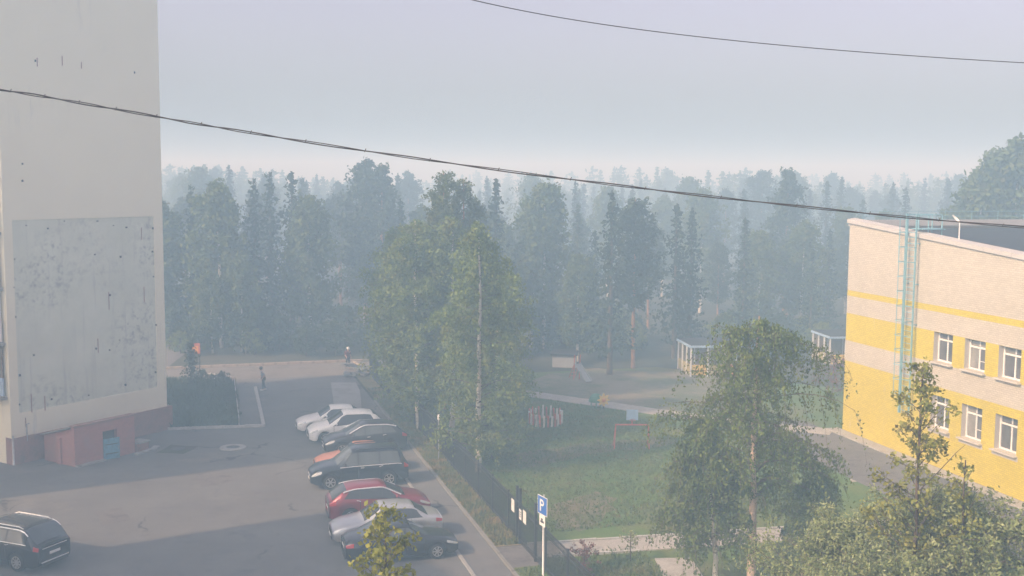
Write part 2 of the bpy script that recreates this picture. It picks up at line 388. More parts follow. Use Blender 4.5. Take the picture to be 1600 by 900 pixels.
# path edging (lighter kerbs along the entrance path)
kerb('path_edging', es(3.0, -0.90), es(23, -2.4), 0.1, 0.12, M['kerb'])
kerb('path_edging', es(3.6, -2.62), es(7.2, -2.9), 0.1, 0.12, M['kerb'])
# small things lying in the courtyard
mb = MB(); mb.lathe([(0.0, 0.03), (0.36, 0.03), (0.36, 0.0)], (0, 0, 0), 'z', 24)
mh = empty('manhole', g(364, 699.5, 0.01), 0, 'round manhole with pale concrete ring in the shaded courtyard', 'manhole')
mb.build('cover', M['dark_metal'], mh)
MB().lathe([(0.38, 0.0), (0.38, 0.05), (0.72, 0.04), (0.74, 0.0)], (0, 0, 0), 'z', 24).build('ring', M['concrete'], mh)
mh = empty('manhole', g(278, 701.5, 0.01), 0, 'wide dark sunken manhole patch near the blue hatch', 'manhole')
MB().lathe([(0.0, 0.02), (0.4, 0.02), (0.42, 0.0)], (0, 0, 0), 'z', 24).build('cover', M['trim'], mh)
pp = wobble([Vector((-0.95, -0.8, 0)), Vector((0.7, -1.0, 0)), Vector((1.0, 0.6, 0)), Vector((-0.6, 0.9, 0))], 0.12, 3)
MB().add([(p.x, p.y, 0.006) for p in pp], [tuple(range(len(pp)))]).build('patch', M['soil'], mh)
sheet('concrete_pad', [g(517, 598), g(556, 598), g(562, 610), g(564, 625), g(565, 646), g(523, 646), g(520, 620)], 0.02, M['pad'])
sheet('asphalt_patch', [g(300, 745), g(352, 738), g(372, 752), g(316, 762)], 0.014, M['asphalt2'])
sheet('asphalt_patch', [g(150, 800), g(190, 793), g(205, 812), g(160, 822)], 0.014, M['asphalt2'])
sheet('asphalt_patch', [g(432, 640), g(466, 638), g(470, 650), g(436, 653)], 0.014, M['asphalt2'])
sheet('asphalt_patch', [g(1325, 742), g(1350, 741), g(1356, 752), g(1330, 754)], 0.03, M['path'])

# ------------------------------------------------------------------ kindergarten
KC = g(1316, 673); KE = Vector((24.0, 51.0, 0)); kd = (KE - KC); kd.z = 0; kd.normalize()   # along the wall, towards camera
kn = Vector((kd.y, -kd.x, 0));
if kn.x > 0: kn = -kn                                      # outward
KANG = math.atan2(kd.y, kd.x); KL = 30.0
kroot = empty('kindergarten', KC, KANG, 'two-storey kindergarten in pale and yellow banded brick with sloping parapet', 'building')
# local frame: x along wall, y = outward is -y side or +y?
kout = -1.0 if Vector((-math.sin(KANG), math.cos(KANG), 0)).dot(kn) < 0 else 1.0
def brick_wall_mat():
    m, nt, b = mat_base('banded_brick')
    tc = nt.nodes.new('ShaderNodeTexCoord'); sp = nt.nodes.new('ShaderNodeSeparateXYZ'); nt.links.new(tc.outputs['Object'], sp.inputs[0])
    cb = nt.nodes.new('ShaderNodeCombineXYZ'); nt.links.new(sp.outputs[0], cb.inputs[0]); nt.links.new(sp.outputs[2], cb.inputs[1])
    # bands by height
    def band(lo, hi):
        a = nt.nodes.new('ShaderNodeMath'); a.operation = 'GREATER_THAN'; nt.links.new(sp.outputs[2], a.inputs[0]); a.inputs[1].default_value = lo
        c = nt.nodes.new('ShaderNodeMath'); c.operation = 'LESS_THAN'; nt.links.new(sp.outputs[2], c.inputs[0]); c.inputs[1].default_value = hi
        p = nt.nodes.new('ShaderNodeMath'); p.operation = 'MULTIPLY'; nt.links.new(a.outputs[0], p.inputs[0]); nt.links.new(c.outputs[0], p.inputs[1]); return p.outputs[0]
    s = band(-1, 4.36)
    for lo, hi in ((5.6, 7.25), (8.3, 8.63)):
        ad = nt.nodes.new('ShaderNodeMath'); ad.operation = 'ADD'; nt.links.new(s, ad.inputs[0]); nt.links.new(band(lo, hi), ad.inputs[1]); s = ad.outputs[0]
    br = nt.nodes.new('ShaderNodeTexBrick'); nt.links.new(cb.outputs[0], br.inputs['Vector'])
    br.inputs['Scale'].default_value = 1.0; br.inputs['Brick Width'].default_value = 0.26; br.inputs['Row Height'].default_value = 0.105
    br.inputs['Mortar Size'].default_value = 0.010; br.inputs['Mortar Smooth'].default_value = 0.3
    br.inputs['Color1'].default_value = (1, 1, 1, 1); br.inputs['Color2'].default_value = (0.86, 0.86, 0.86, 1); br.inputs['Mortar'].default_value = (0.66, 0.63, 0.6, 1)
    f = noise(nt, 0.5, 4, 0.6); f2 = noise(nt, 2.0, 4, 0.6, stretch=(1, 1, 0.25))
    pale = mix_col(nt, ramp(nt, f, 0.3, 0.7), (0.50, 0.45, 0.365), (0.56, 0.505, 0.415))
    yel = mix_col(nt, ramp(nt, f, 0.3, 0.7), (0.55, 0.44, 0.002), (0.61, 0.49, 0.004))
    c = mix_col(nt, s, pale, yel)
    mul = nt.nodes.new('ShaderNodeMix'); mul.data_type = 'RGBA'; mul.blend_type = 'MULTIPLY'; mul.inputs[0].default_value = 1.0
    nt.links.new(c, mul.inputs[6]); nt.links.new(br.outputs['Color'], mul.inputs[7])
    c = mix_col(nt, ramp(nt, f2, 0.62, 0.85), mul.outputs[2], (0.5, 0.44, 0.33))
    nt.links.new(c, b.inputs['Base Color']); b.inputs['Roughness'].default_value = 0.85
    inv = nt.nodes.new('ShaderNodeMath'); inv.operation = 'SUBTRACT'; inv.inputs[0].default_value = 1.0; nt.links.new(br.outputs['Fac'], inv.inputs[1])
    bump(nt, b, inv.outputs[0], 0.6, 0.012)
    return m
M['brick_band'] = brick_wall_mat()
M['pale_render'] = simple('pale_render', (0.52, 0.475, 0.41), 0.85, 0, 0.05, 2)
M['coping'] = simple('coping', (0.47, 0.44, 0.41), 0.6, 0, 0.06, 1.2)
H0, SL = 12.75, 0.078                                        # parapet height at the corner and fall per metre
def ktop(x): return H0 - SL * x
def wx(px):                                                 # pixel column on the wall -> x along wall
    d = ray(px, 600); d = Vector((d.x, d.y)); a = Vector((KC.x, KC.y)); k2 = Vector((kd.x, kd.y))
    den = d.x * k2.y - d.y * k2.x
    return (-(d.x * a.y - d.y * a.x)) / den * 1.0
# openings
W0 = wx(1456); W1 = wx(1504.8); PIT = W1 - W0; WW = 1.54
xs = [W0 + i * PIT for i in range(6)]
rows = [(2.15, 3.88), (5.68, 7.24)]
DEP = 0.38
# wall front as a grid of quads with holes
xcuts = sorted(set([0.0, KL] + [x for x in xs] + [x + WW for x in xs]))
zcuts = [0.0, rows[0][0], rows[0][1], rows[1][0], rows[1][1]]
yo = 0.0
mb = MB()
def is_hole(xa, za):
    return any(abs(xa - x) < 1e-6 for x in xs) and any(abs(za - r[0]) < 1e-6 for r in rows)
for i in range(len(xcuts) - 1):
    xa, xb = xcuts[i], xcuts[i + 1]
    for j in range(len(zcuts)):
        za = zcuts[j]
        if j < len(zcuts) - 1: z1a = z1b = zcuts[j + 1]
        else: z1a, z1b = ktop(xa), ktop(xb)
        if is_hole(xa, za): continue
        mb.add([(xa, 0, za), (xb, 0, za), (xb, 0, z1b), (xa, 0, z1a)], [(0, 1, 2, 3) if kout < 0 else (3, 2, 1, 0)])
iny = -kout
DEPTH = 26.0
# end wall at the far corner, back and near end
mb.add([(0, 0, 0), (0, iny * DEPTH, 0), (0, iny * DEPTH, H0), (0, 0, H0)], [(0, 1, 2, 3)])
mb.add([(KL, 0, 0), (KL, iny * DEPTH, 0), (KL, iny * DEPTH, ktop(KL)), (KL, 0, ktop(KL))], [(3, 2, 1, 0)])
mb.add([(0, iny * DEPTH, 0), (KL, iny * DEPTH, 0), (KL, iny * DEPTH, ktop(KL)), (0, iny * DEPTH, H0)], [(0, 1, 2, 3)])
mb.build('wall', M['brick_band'], kroot)
# roof sheet
mb = MB()
mb.add([(0.0, iny * 0.3, H0 - 0.45), (KL, iny * 0.3, ktop(KL) - 0.45), (KL, iny * DEPTH, ktop(KL) - 0.45), (0.0, iny * DEPTH, H0 - 0.45)], [(0, 1, 2, 3)])
roof = mb.build('roof', M['roof_felt'], kroot)
mb = MB()
mb.add([(0, iny * 0.3, H0 - 0.5), (KL, iny * 0.3, ktop(KL) - 0.5), (KL, iny * 0.3, ktop(KL)), (0, iny * 0.3, H0)], [(0, 1, 2, 3)])
mb.build('parapet_back', M['pale_render'], kroot)
# coping stones along the parapet
n = 15
for i in range(n):
    xa, xb = KL * i / n + 0.01, KL * (i + 1) / n - 0.01
    if i == 0: xa = -0.12
    mb = MB(); y0, y1 = kout * 0.12, iny * 0.38
    vs = []
    for x in (xa, xb):
        for y, dz in ((y0, -0.1), (y0, 0.12), (y1, 0.2), (y1, -0.1)): vs.append((x, y, ktop(x) + dz))
    mb.add(vs, [(0, 1, 2, 3), (7, 6, 5, 4), (0, 4, 5, 1), (1, 5, 6, 2), (2, 6, 7, 3), (3, 7, 4, 0)])
    mb.build('coping', M['coping'], kroot)
mb = MB().box((0, iny * DEPTH / 2, H0 - 0.1), (0.3, DEPTH, 0.35)); mb.build('far_parapet', M['coping'], kroot)
# windows
wi = 0
for r, (z0, z1) in enumerate(rows):
    for x in xs:
        wi += 1
        # reveal
        mb = MB(); yi = iny * DEP
        c = [(x, z0), (x + WW, z0), (x + WW, z1), (x, z1)]
        for k in range(4):
            (xa, za), (xb, zb) = c[k], c[(k + 1) % 4]
            mb.add([(xa, 0, za), (xb, 0, zb), (xb, yi, zb), (xa, yi, za)], [(0, 1, 2, 3)])
        rev = mb.build('window', M['pale_render'], kroot)
        yf = iny * (DEP - 0.05)
        fr = MB(); t = 0.075; zt = z0 + (z1 - z0) * 0.74; xm = x + WW * (0.5 if (wi % 3) else 0.54)
        cz = (z0 + z1) / 2; ch = z1 - z0
        fr.box((x + t / 2, yf, cz), (t, 0.08, ch)); fr.box((x + WW - t / 2, yf, cz), (t, 0.08, ch))
        fr.box((x + WW / 2, yf, z0 + t / 2), (WW - 2 * t, 0.08, t)); fr.box((x + WW / 2, yf, z1 - t / 2), (WW - 2 * t, 0.08, t))
        fr.box((x + WW / 2, yf, zt), (WW - 2 * t, 0.085, t * 1.2)); fr.box((xm, yf, (z0 + zt) / 2), (t * 1.1, 0.08, zt - z0 - 2 * t))
        fr.box((xm, yf, (zt + z1) / 2), (t * 0.8, 0.08, z1 - zt - 2 * t))
        fr.build('frame', M['frame_white'], rev)
        for (xa, xb, za, zb) in ((x + t, xm, z0 + t, zt), (xm, x + WW - t, z0 + t, zt), (x + t, xm, zt, z1 - t), (xm, x + WW - t, zt, z1 - t)):
            MB().box(((xa + xb) / 2, iny * (DEP - 0.045), (za + zb) / 2), (xb - xa - 0.04, 0.012, zb - za - 0.04)).build('pane', M['glass'] if rngs.random() < .65 else M['curtain'], rev)
        if wi % 2 == 0:   # low opening bar seen in some sashes
            MB().box(((xm + x + WW) / 2, yf + kout * 0.01, z0 + (zt - z0) * 0.42), (WW / 2 - t * 1.3, 0.05, 0.03)).build('glazing_bar', M['frame_white'], rev)
        MB().box((x + WW / 2, kout * 0.05, z0 - 0.045), (WW + 0.2, 0.34, 0.07)).build('sill', M['pale_render'], rev)
        if r == 0:
            MB().box((x + WW / 2, kout * 0.012, z0 - 0.19), (WW + 0.26, 0.024, 0.2)).build('surround', M['pale_render'], rev)
# dark sheet standing in for the unlit rooms behind the panes
MB().box((KL / 2, iny * (DEP + 0.25), 4.8), (KL - 0.4, 0.02, 9)).build('room_dark', M['trim'], kroot)
# ladder with safety cage
lx = wx(1421); LW = 0.85
lad = empty('roof_ladder', KC + kd * lx, KANG, 'pale blue caged steel ladder fixed to the kindergarten wall', 'ladder')
ty = ktop(lx)
yl = kout * 0.28
for sx in (-1, 1):
    MB().box((sx * LW / 2, yl, (2.4 + ty + 1.15) / 2), (0.10 if sx < 0 else 0.07, 0.13 if sx < 0 else 0.08, ty + 1.15 - 2.4)).build('stringer', M['blue_paint'], lad)
rung = MB().tube([(-LW / 2, 0, 0), (LW / 2, 0, 0)], 0.018, 6).mesh('rung', M['blue_paint'])
k = 0; z = 2.6
while z < ty + 0.1:
    link('rung', rung, lad, (0, yl, z)); z += 0.34
hm = MB(); pts = []
R = 0.62
for i in range(13):
    a = math.pi * i / 12
    pts.append((-LW / 2 * 1.05 * math.cos(a) * -1 if False else math.cos(a) * -LW / 2 * 1.05, kout * (math.sin(a) * R * 1.15), 0))
hoop = MB().tube(pts, 0.02, 5).mesh('hoop', M['blue_paint'])
z = 3.6
while z < ty + 0.4:
    link('hoop', hoop, lad, (0, yl, z)); z += 0.80
for i in (3, 6, 9):
    p = pts[i]; MB().box((p[0], yl + p[1], (3.6 + ty + 0.3) / 2), (0.022, 0.022, ty + 0.3 - 3.6)).build('cage_bar', M['blue_paint'], lad)
z = 3.0
while z < ty:
    for sx in (-1, 1): MB().bar((sx * LW / 2, kout * 0.005, z), (sx * LW / 2, yl, z), 0.05).build('wall_bracket', M['blue_paint'], lad)
    z += 2.2
# head rails over the parapet
for sx in (-1, 1):
    x = sx * LW / 2
    MB().tube([(x, yl, ty + 1.1), (x, iny * 1.3, ty + 1.1), (x, iny * 1.3, ty - 0.4)], 0.035, 6).build('head_rail', M['blue_paint'], lad)
    MB().tube([(x, iny * 0.45, ty + 1.1), (x, iny * 0.45, ty - 0.4)], 0.035, 6).build('head_post', M['blue_paint'], lad)
MB().box((0, iny * 0.75, ty + 0.33), (LW + 0.2, 1.4, 0.05)).build('landing', M['blue_paint'], lad)
MB().tube([(-LW / 2 - 0.75, kout * 0.2, ty + 0.9), (-LW / 2, kout * 0.25, ty + 0.9)], 0.025, 5).build('side_rail', M['blue_paint'], lad)
MB().tube([(-LW / 2 - 0.75, kout * 0.2, ty + 0.9), (-LW / 2 - 0.75, kout * 0.2, ty - 1.6)], 0.025, 5).build('side_post', M['blue_paint'], lad)
# roof edge railing (far side) and lamp
rl = empty('roof_railing', KC, KANG, 'thin pale blue railing along the far edge of the kindergarten roof', 'railing')
for i in range(14):
    MB().tube([(0.1, iny * (0.8 + i * 1.9), H0), (0.1, iny * (0.8 + i * 1.9), H0 + 0.62)], 0.014, 5).build('post', M['blue_paint'], rl)
for dz in (0.3, 0.6): MB().tube([(0.1, iny * 0.8, H0 + dz), (0.1, iny * 25.5, H0 + dz)], 0.014, 5).build('rail', M['blue_paint'], rl)
lp0 = wx(1480)
lp = empty('roof_lamp', KC + kd * lp0 + Vector((0, 0, ktop(lp0) + 0.1)), KANG, 'curved white lamp post standing on the kindergarten parapet', 'lamp')
MB().tube([(0, iny * 0.3, 0), (0, iny * 0.3, 0.9), (-0.05, iny * 0.28, 1.05)], 0.03, 6).build('post', M['frame_white'], lp)
MB().tube([(-0.05, iny * 0.28, 1.0), (-0.15, iny * 0.17, 1.15), (-0.28, iny * 0.06, 1.32)], [0.045, 0.065, 0.04], 8).build('lamp_head', M['frame_white'], lp, True)
# apron and drive
def kl(x, y): p = KC + kd * x + kn * y; return Vector((p.x, p.y, 0))
nap = 15
ap = empty('apron', KC, KANG); ap['kind'] = 'structure'
apm = MB().box((0, 0, 0), (1.98, 0.85, 0.1)).mesh('slab', M['path'])
for i in range(nap): link('slab', apm, ap, (i * 2.0 + 0.5, kout * 0.43, 0.05))
sheet('drive', [kl(-3, 0.9), kl(KL, 0.9), kl(KL, 5.6), kl(6, 5.6), kl(1, 6.0), kl(-3.5, 5.2)], 0.036, M['asphalt2'])

# ------------------------------------------------------------------ left apartment block
A = g(19.5, 727); B = g(262, 671); u = (B - A); WLEN = u.length; u.normalize(); nrm = Vector((u.y, -u.x, 0))   # nrm: towards right/camera
AANG = math.atan2(u.y, u.x)
BH, BD = 25.6, 13.5
ab = empty('apartment_block', A, AANG, 'tall cream apartment block with stained grey panel on its windowless end wall', 'building')
def wall_mat():
    m, nt, b = mat_base('cream_plaster')
    f = noise(nt, 0.35, 5, 0.6); f2 = noise(nt, 1.2, 5, 0.7, stretch=(1, 1, 0.12)); f3 = noise(nt, 30, 3)
    c = mix_col(nt, ramp(nt, f, 0.3, 0.7), (0.89, 0.835, 0.64), (0.93, 0.875, 0.675))
    c = mix_col(nt, ramp(nt, f2, 0.6, 0.9), c, (0.5, 0.49, 0.44))
    nt.links.new(c, b.inputs['Base Color']); b.inputs['Roughness'].default_value = 0.92; bump(nt, b, f3, 0.25, 0.01)
    return m
M['plaster'] = wall_mat()
def patch_mat():
    m, nt, b = mat_base('stained_panel')
    f = noise(nt, 0.5, 5, 0.65); f2 = noise(nt, 2.2, 8, 0.78, loc=(3, 0, 5)); f3 = noise(nt, 1.6, 5, 0.7, stretch=(1.6, 1, 0.08))
    f4 = noise(nt, 0.22, 2, 0.5, loc=(7, 1, 2))
    c = mix_col(nt, ramp(nt, f, 0.35, 0.65), (0.66, 0.68, 0.56), (0.76, 0.77, 0.635))
    mk = nt.nodes.new('ShaderNodeMath'); mk.operation = 'MULTIPLY'
    nt.links.new(ramp(nt, f2, 0.50, 0.64), mk.inputs[0]); nt.links.new(ramp(nt, f4, 0.42, 0.6), mk.inputs[1])
    c = mix_col(nt, mk.outputs[0], c, (0.33, 0.35, 0.325))
    c = mix_col(nt, ramp(nt, f3, 0.56, 0.8), c, (0.46, 0.47, 0.43))
    nt.links.new(c, b.inputs['Base Color']); b.inputs['Roughness'].default_value = 0.95
    bump(nt, b, f2, 0.4, 0.012)
    return m
M['patch'] = patch_mat()
M['plinth'] = two_tone('plinth_brick', (0.38, 0.21, 0.18), (0.44, 0.245, 0.21), (0.6, 2.0), 0.35, 0.65, 0.9, 10, (0.26, 0.19, 0.18), 0.01)
def red_brick():
    m, nt, b = mat_base('red_brick')
    tc = nt.nodes.new('ShaderNodeTexCoord'); sp = nt.nodes.new('ShaderNodeSeparateXYZ'); nt.links.new(tc.outputs['Object'], sp.inputs[0])
    ad = nt.nodes.new('ShaderNodeMath'); nt.links.new(sp.outputs[0], ad.inputs[0]); nt.links.new(sp.outputs[1], ad.inputs[1])
    cb = nt.nodes.new('ShaderNodeCombineXYZ'); nt.links.new(ad.outputs[0], cb.inputs[0]); nt.links.new(sp.outputs[2], cb.inputs[1])
    br = nt.nodes.new('ShaderNodeTexBrick'); nt.links.new(cb.outputs[0], br.inputs['Vector']); br.inputs['Scale'].default_value = 1
    br.inputs['Brick Width'].default_value = 0.26; br.inputs['Row Height'].default_value = 0.08; br.inputs['Mortar Size'].default_value = 0.006
    br.inputs['Color1'].default_value = (0.48, 0.2, 0.17, 1); br.inputs['Color2'].default_value = (0.42, 0.175, 0.155, 1); br.inputs['Mortar'].default_value = (0.36, 0.24, 0.22, 1)
    f = noise(nt, 0.9, 5, 0.6)
    c = mix_col(nt, ramp(nt, f, 0.5, 0.75), br.outputs['Color'], (0.37, 0.23, 0.21))
    nt.links.new(c, b.inputs['Base Color']); b.inputs['Roughness'].default_value = 0.9
    return m
M['red_brick'] = red_brick()
# local frame: x along u (end wall), y = +left of u -> inside is +y
PZ0, PZ1 = 1.42, BH
PXL, PXR = None, None
def wall_pt(px, py):      # pixel -> (x,z) on the end wall plane
    d = ray(px, py); c = Vector((0, 0, CAM_H)); t = (A - c).dot(nrm) / d.dot(nrm); p = c + d * t - A
    return p.dot(u), p.z
pl, pt = wall_pt(20, 344); pr, _ = wall_pt(240, 339); pl2, pb = wall_pt(29, 646)
pl = (pl + pl2) / 2; pr2, _ = wall_pt(247, 612); pr = (pr + pr2) / 2
BSEAM = 0.0
mb = MB()
mb.add([(0, 0, 1.3), (pl, 0, 1.3), (pl, 0, BH), (0, 0, BH)], [(0, 1, 2, 3)])
mb.add([(pr, 0, 1.3), (WLEN, 0, 1.3), (WLEN, 0, BH), (pr, 0, BH)], [(0, 1, 2, 3)])
mb.add([(pl, 0, 1.3), (pr, 0, 1.3), (pr, 0, pb), (pl, 0, pb)], [(0, 1, 2, 3)])
mb.add([(pl, 0, pt), (pr, 0, pt), (pr, 0, BH), (pl, 0, BH)], [(0, 1, 2, 3)])
for a_, b_ in (((pl, pb), (pr, pb)), ((pr, pb), (pr, pt)), ((pr, pt), (pl, pt)), ((pl, pt), (pl, pb))):
    mb.add([(a_[0], 0, a_[1]), (b_[0], 0, b_[1]), (b_[0], 0.05, b_[1]), (a_[0], 0.05, a_[1])], [(0, 1, 2, 3)])
mb.add([(0, 0, 0), (0, BD, 0), (0, BD, BH), (0, 0, BH)], [(3, 2, 1, 0)])
mb.add([(WLEN, 0, 0), (WLEN, BD, 0), (WLEN, BD, BH), (WLEN, 0, BH)], [(0, 1, 2, 3)])
mb.add([(0, BD, 0), (WLEN, BD, 0), (WLEN, BD, BH), (0, BD, BH)], [(3, 2, 1, 0)])
mb.build('wall', M['plaster'], ab)
MB().add([(pl, 0.045, pb), (pr, 0.045, pb), (pr, 0.045, pt), (pl, 0.045, pt)], [(0, 1, 2, 3)]).build('stained_panel', M['patch'], ab)
MB().box((WLEN / 2, BD / 2, BH + 0.15), (WLEN + 0.4, BD + 0.4, 0.3)).build('roof', M['roof_felt'], ab)
MB().box((WLEN / 2 + 0.14, -0.06 + 0.25, 0.71), (WLEN + 0.30, 0.62, 1.42)).build('plinth', M['plinth'], ab)
# anchors left in the wall (rusty stubs)
rg = random.Random(11)
anchor = MB().box((0, -0.05, 0), (0.075, 0.12, 0.09)).mesh('anchor', M['trim'])
spots = []
for i in range(7): spots.append((pl + 0.02 + rg.uniform(-.05, .05), pb + (pt - pb) * (0.04 + i * 0.15)))
for i in range(7): spots.append((pr - 0.05 + rg.uniform(-.05, .05), pb + (pt - pb) * (0.1 + i * 0.14)))
for i in range(8): spots.append((pl + (pr - pl) * (0.1 + i * 0.115), pt - 0.35 + rg.uniform(-.15, .1)))
for i in range(7): spots.append((pl + (pr - pl) * (0.09 + i * 0.13), pb + 0.35 + rg.uniform(-.1, .25)))
for px_, py_ in ((97, 95), (127, 102), (58, 97), (212, 114), (33, 261), (35, 286), (148, 399), (170, 460), (153, 547), (170, 547), (188, 533), (211, 533), (50, 553), (69, 452), (186, 400)):
    spots.append(wall_pt(px_, py_))
for x, z in spots:
    if rg.random() < .25: continue
    link('anchor', anchor, ab, (x + rg.uniform(-.12, .12), 0.03, z + rg.uniform(-.2, .2)), (0, 0, rg.uniform(-.3, .3))).scale = (rg.uniform(.4, 1.0), .8, rg.uniform(.4, 1.3))
# thin rust streaks: proud hairline bars
for px_, py_, l in ((58, 97, .45), (97, 95, .5), (127, 102, .35), (221, 365, .7), (153, 540, .8), (70, 630, .8), (49, 630, 1.0), (170, 470, 1.0), (225, 460, .9), (40, 660, .5)):
    x, z = wall_pt(px_, py_); MB().box((x, -0.012, z), (0.04, 0.02, l)).build('rust_streak', M['plinth'], ab)
# corner drainpipe
MB().tube([(0.02, -0.09, 0.02), (0.02, -0.09, 1.6)], 0.05, 8).build('drain_pipe', M['white_paint'], ab, True)
x, z = wall_pt(40, 668); MB().tube([(x, -0.1, z - 0.7), (x, -0.1, z + 0.2), (x + 0.15, -0.1, z + 0.2)], 0.035, 6).build('vent_pipe', M['grey_metal'], ab)
# loggia side: slabs, parapets, glazing
for st in range(8):
    z = 3.55 + st * 2.86
    MB().box((-0.19, 3.3, z), (0.38, 6.2, 0.16)).build('balcony_slab', M['concrete'], ab)
    MB().box((-0.14, 3.3, z + 0.58), (0.06, 6.0, 0.95)).build('balcony_panel', M['white_paint'] if st % 3 else M['pale_blue'], ab)
    fr = MB()
    for k in range(6): fr.box((-0.12, 0.4 + k * 1.16, z + 1.9), (0.07, 0.08, 1.65))
    fr.box((-0.12, 3.3, z + 2.7), (0.07, 6.0, 0.08)); fr.box((-0.12, 3.3, z + 1.11), (0.07, 6.0, 0.08))
    f_ = fr.build('balcony_frame', M['frame_white'] if st % 2 else M['wood'], ab)
    for k in range(5): MB().box((-0.10, 0.98 + k * 1.16, z + 1.9), (0.012, 1.06, 1.5)).build('pane', M['glass'], f_)
# brick basement entrance against the end wall
a0, a1, dd = 1.6, 5.35, 2.9
an = empty('basement_entrance', A, AANG, 'low red brick basement entrance with sloping felt roof against the apartment block', 'annex')
dx0, dx1 = a0 + 1.72, a0 + 2.62
mb = MB()     # end wall (facing right) with door opening
hE = 2.06
def Y(d): return -d - 0.12
t = 0.3
mb.box(((a0 + dx0) / 2, Y(dd) + t / 2, hE / 2), (dx0 - a0, t, hE)); mb.box(((dx1 + a1) / 2, Y(dd) + t / 2, hE / 2), (a1 - dx1, t, hE))
mb.box(((dx0 + dx1) / 2, Y(dd) + t / 2, (1.55 + hE) / 2), (dx1 - dx0, t, hE - 1.55))
for xw in (a0, a1 - t):
    ya, yb = -0.40, -dd + 0.1
    vs = [(x, y, z) for x in (xw, xw + t) for y, z in ((ya, 0), (yb, 0), (yb, 1.98), (ya, 1.36))]
    mb.add(vs, [(0, 1, 2, 3), (7, 6, 5, 4), (0, 4, 5, 1), (1, 5, 6, 2), (2, 6, 7, 3), (3, 7, 4, 0)])
mb.build('wall', M['red_brick'], an)
MB().box((a0 - 0.05, -dd / 2 - 0.35, 0.7), (0.1, 0.28, 1.38)).build('pilaster', M['red_brick'], an)
rf = MB(); rz = [(a0 - 0.16, -0.36, 1.38), (a1 + 0.12, -0.36, 1.38), (a1 + 0.12, -dd + 0.12, 2.06), (a0 - 0.16, -dd + 0.12, 2.06)]
rf.add(rz + [(x, y, z + 0.07) for x, y, z in rz], [(0, 1, 2, 3), (7, 6, 5, 4), (0, 4, 5, 1), (1, 5, 6, 2), (2, 6, 7, 3), (3, 7, 4, 0)])
rf.build('roof', M['concrete'], an)
MB().box(((a0 + a1) / 2, Y(dd) + t / 2, hE + 0.05), (a1 - a0 + 0.06, t + 0.1, 0.1)).build('coping', M['plinth'], an)
dr = MB().box((0.44, 0, 0.56), (0.88, 0.04, 1.12)).build('door', M['door_blue'], an, loc=(dx0 + 0.01, Y(dd) - 0.03, 0.02), rot=(0, 0, -0.22))
MB().box((0.45, -0.03, 0.8), (0.7, 0.02, 0.04)).build('hinge_bar', M['dark_metal'], dr)
MB().box((0.45, -0.03, 0.3), (0.7, 0.02, 0.04)).build('hinge_bar', M['dark_metal'], dr)
MB().tube([(0.78, -0.02, 0.5), (0.78, -0.07, 0.5), (0.78, -0.07, 0.65), (0.78, -0.02, 0.65)], 0.012, 5).build('handle', M['grey_metal'], dr)
MB().box(((dx0 + dx1) / 2, Y(dd) + 0.26, 0.78), (dx1 - dx0, 0.03, 1.55)).build('doorway_dark', M['trim'], an)  # black sheet painted as the shade inside the door opening
MB().box(((a0 + dx0) / 2, Y(dd) - 0.12, 0.05), (dx0 - a0, 0.24, 0.1)).build('footing', M['concrete'], an)
bl = empty('concrete_block', A + u * (a1 + 0.1) + nrm * (dd - 0.1), AANG + 0.15, 'low concrete block beside the basement entrance', 'block')
bevel(MB().box((0.3, -0.1, 0.25), (0.75, 0.7, 0.5)).build('block', M['plinth'], bl), 0.03)
MB().box((0.3, -0.1, 0.53), (0.85, 0.8, 0.07)).build('cap', M['concrete'], bl)
MB().box((0.1, -0.7, 0.06), (1.4, 0.25, 0.1)).build('step', M['concrete'], bl)
MB().box((1.1, -0.5, 0.04), (0.7, 0.35, 0.06), 0.5).build('step', M['concrete'], bl)

# ------------------------------------------------------------------ blocks outside the frame whose shadows cross the courtyard
SP = Vector((-SUN_TO.y, SUN_TO.x, 0))
def offblock(name, s0, p0, p1, depth, H, label):
    c = SUN_TO * (s0 - depth / 2) + SP * ((p0 + p1) / 2)
    r = empty(name, (c.x, c.y, 0), math.atan2(SUN_TO.y, SUN_TO.x), label, 'building')
    w = p1 - p0
    MB().box((0, 0, H / 2), (depth, w, H)).build('wall', M['plaster'], r)
    MB().box((0, 0, H + 0.1), (depth + 0.3, w, 0.2)).build('roof', M['roof_felt'], r)
    wm = MB().box((0, 0, 0), (0.08, 1.4, 1.5)).mesh('window', M['glass'])
    nn = max(2, int(w / 3.2))
    for k in range(int(H / 2.9)):
        for j in range(nn):
            link('window', wm, r, (depth / 2 + 0.01, -w / 2 + w * (j + 0.5) / nn, 1.9 + k * 2.86))
offblock('apartment_wing', -7, 55.0, 64.0, 12, 26.6, 'tall cream wing of the apartment block beyond the left edge')
offblock('neighbour_block', -10, 33.0, 45.5, 12, 20.6, 'mid-rise block beyond the left edge, in front of the courtyard')
#--END-PART1--

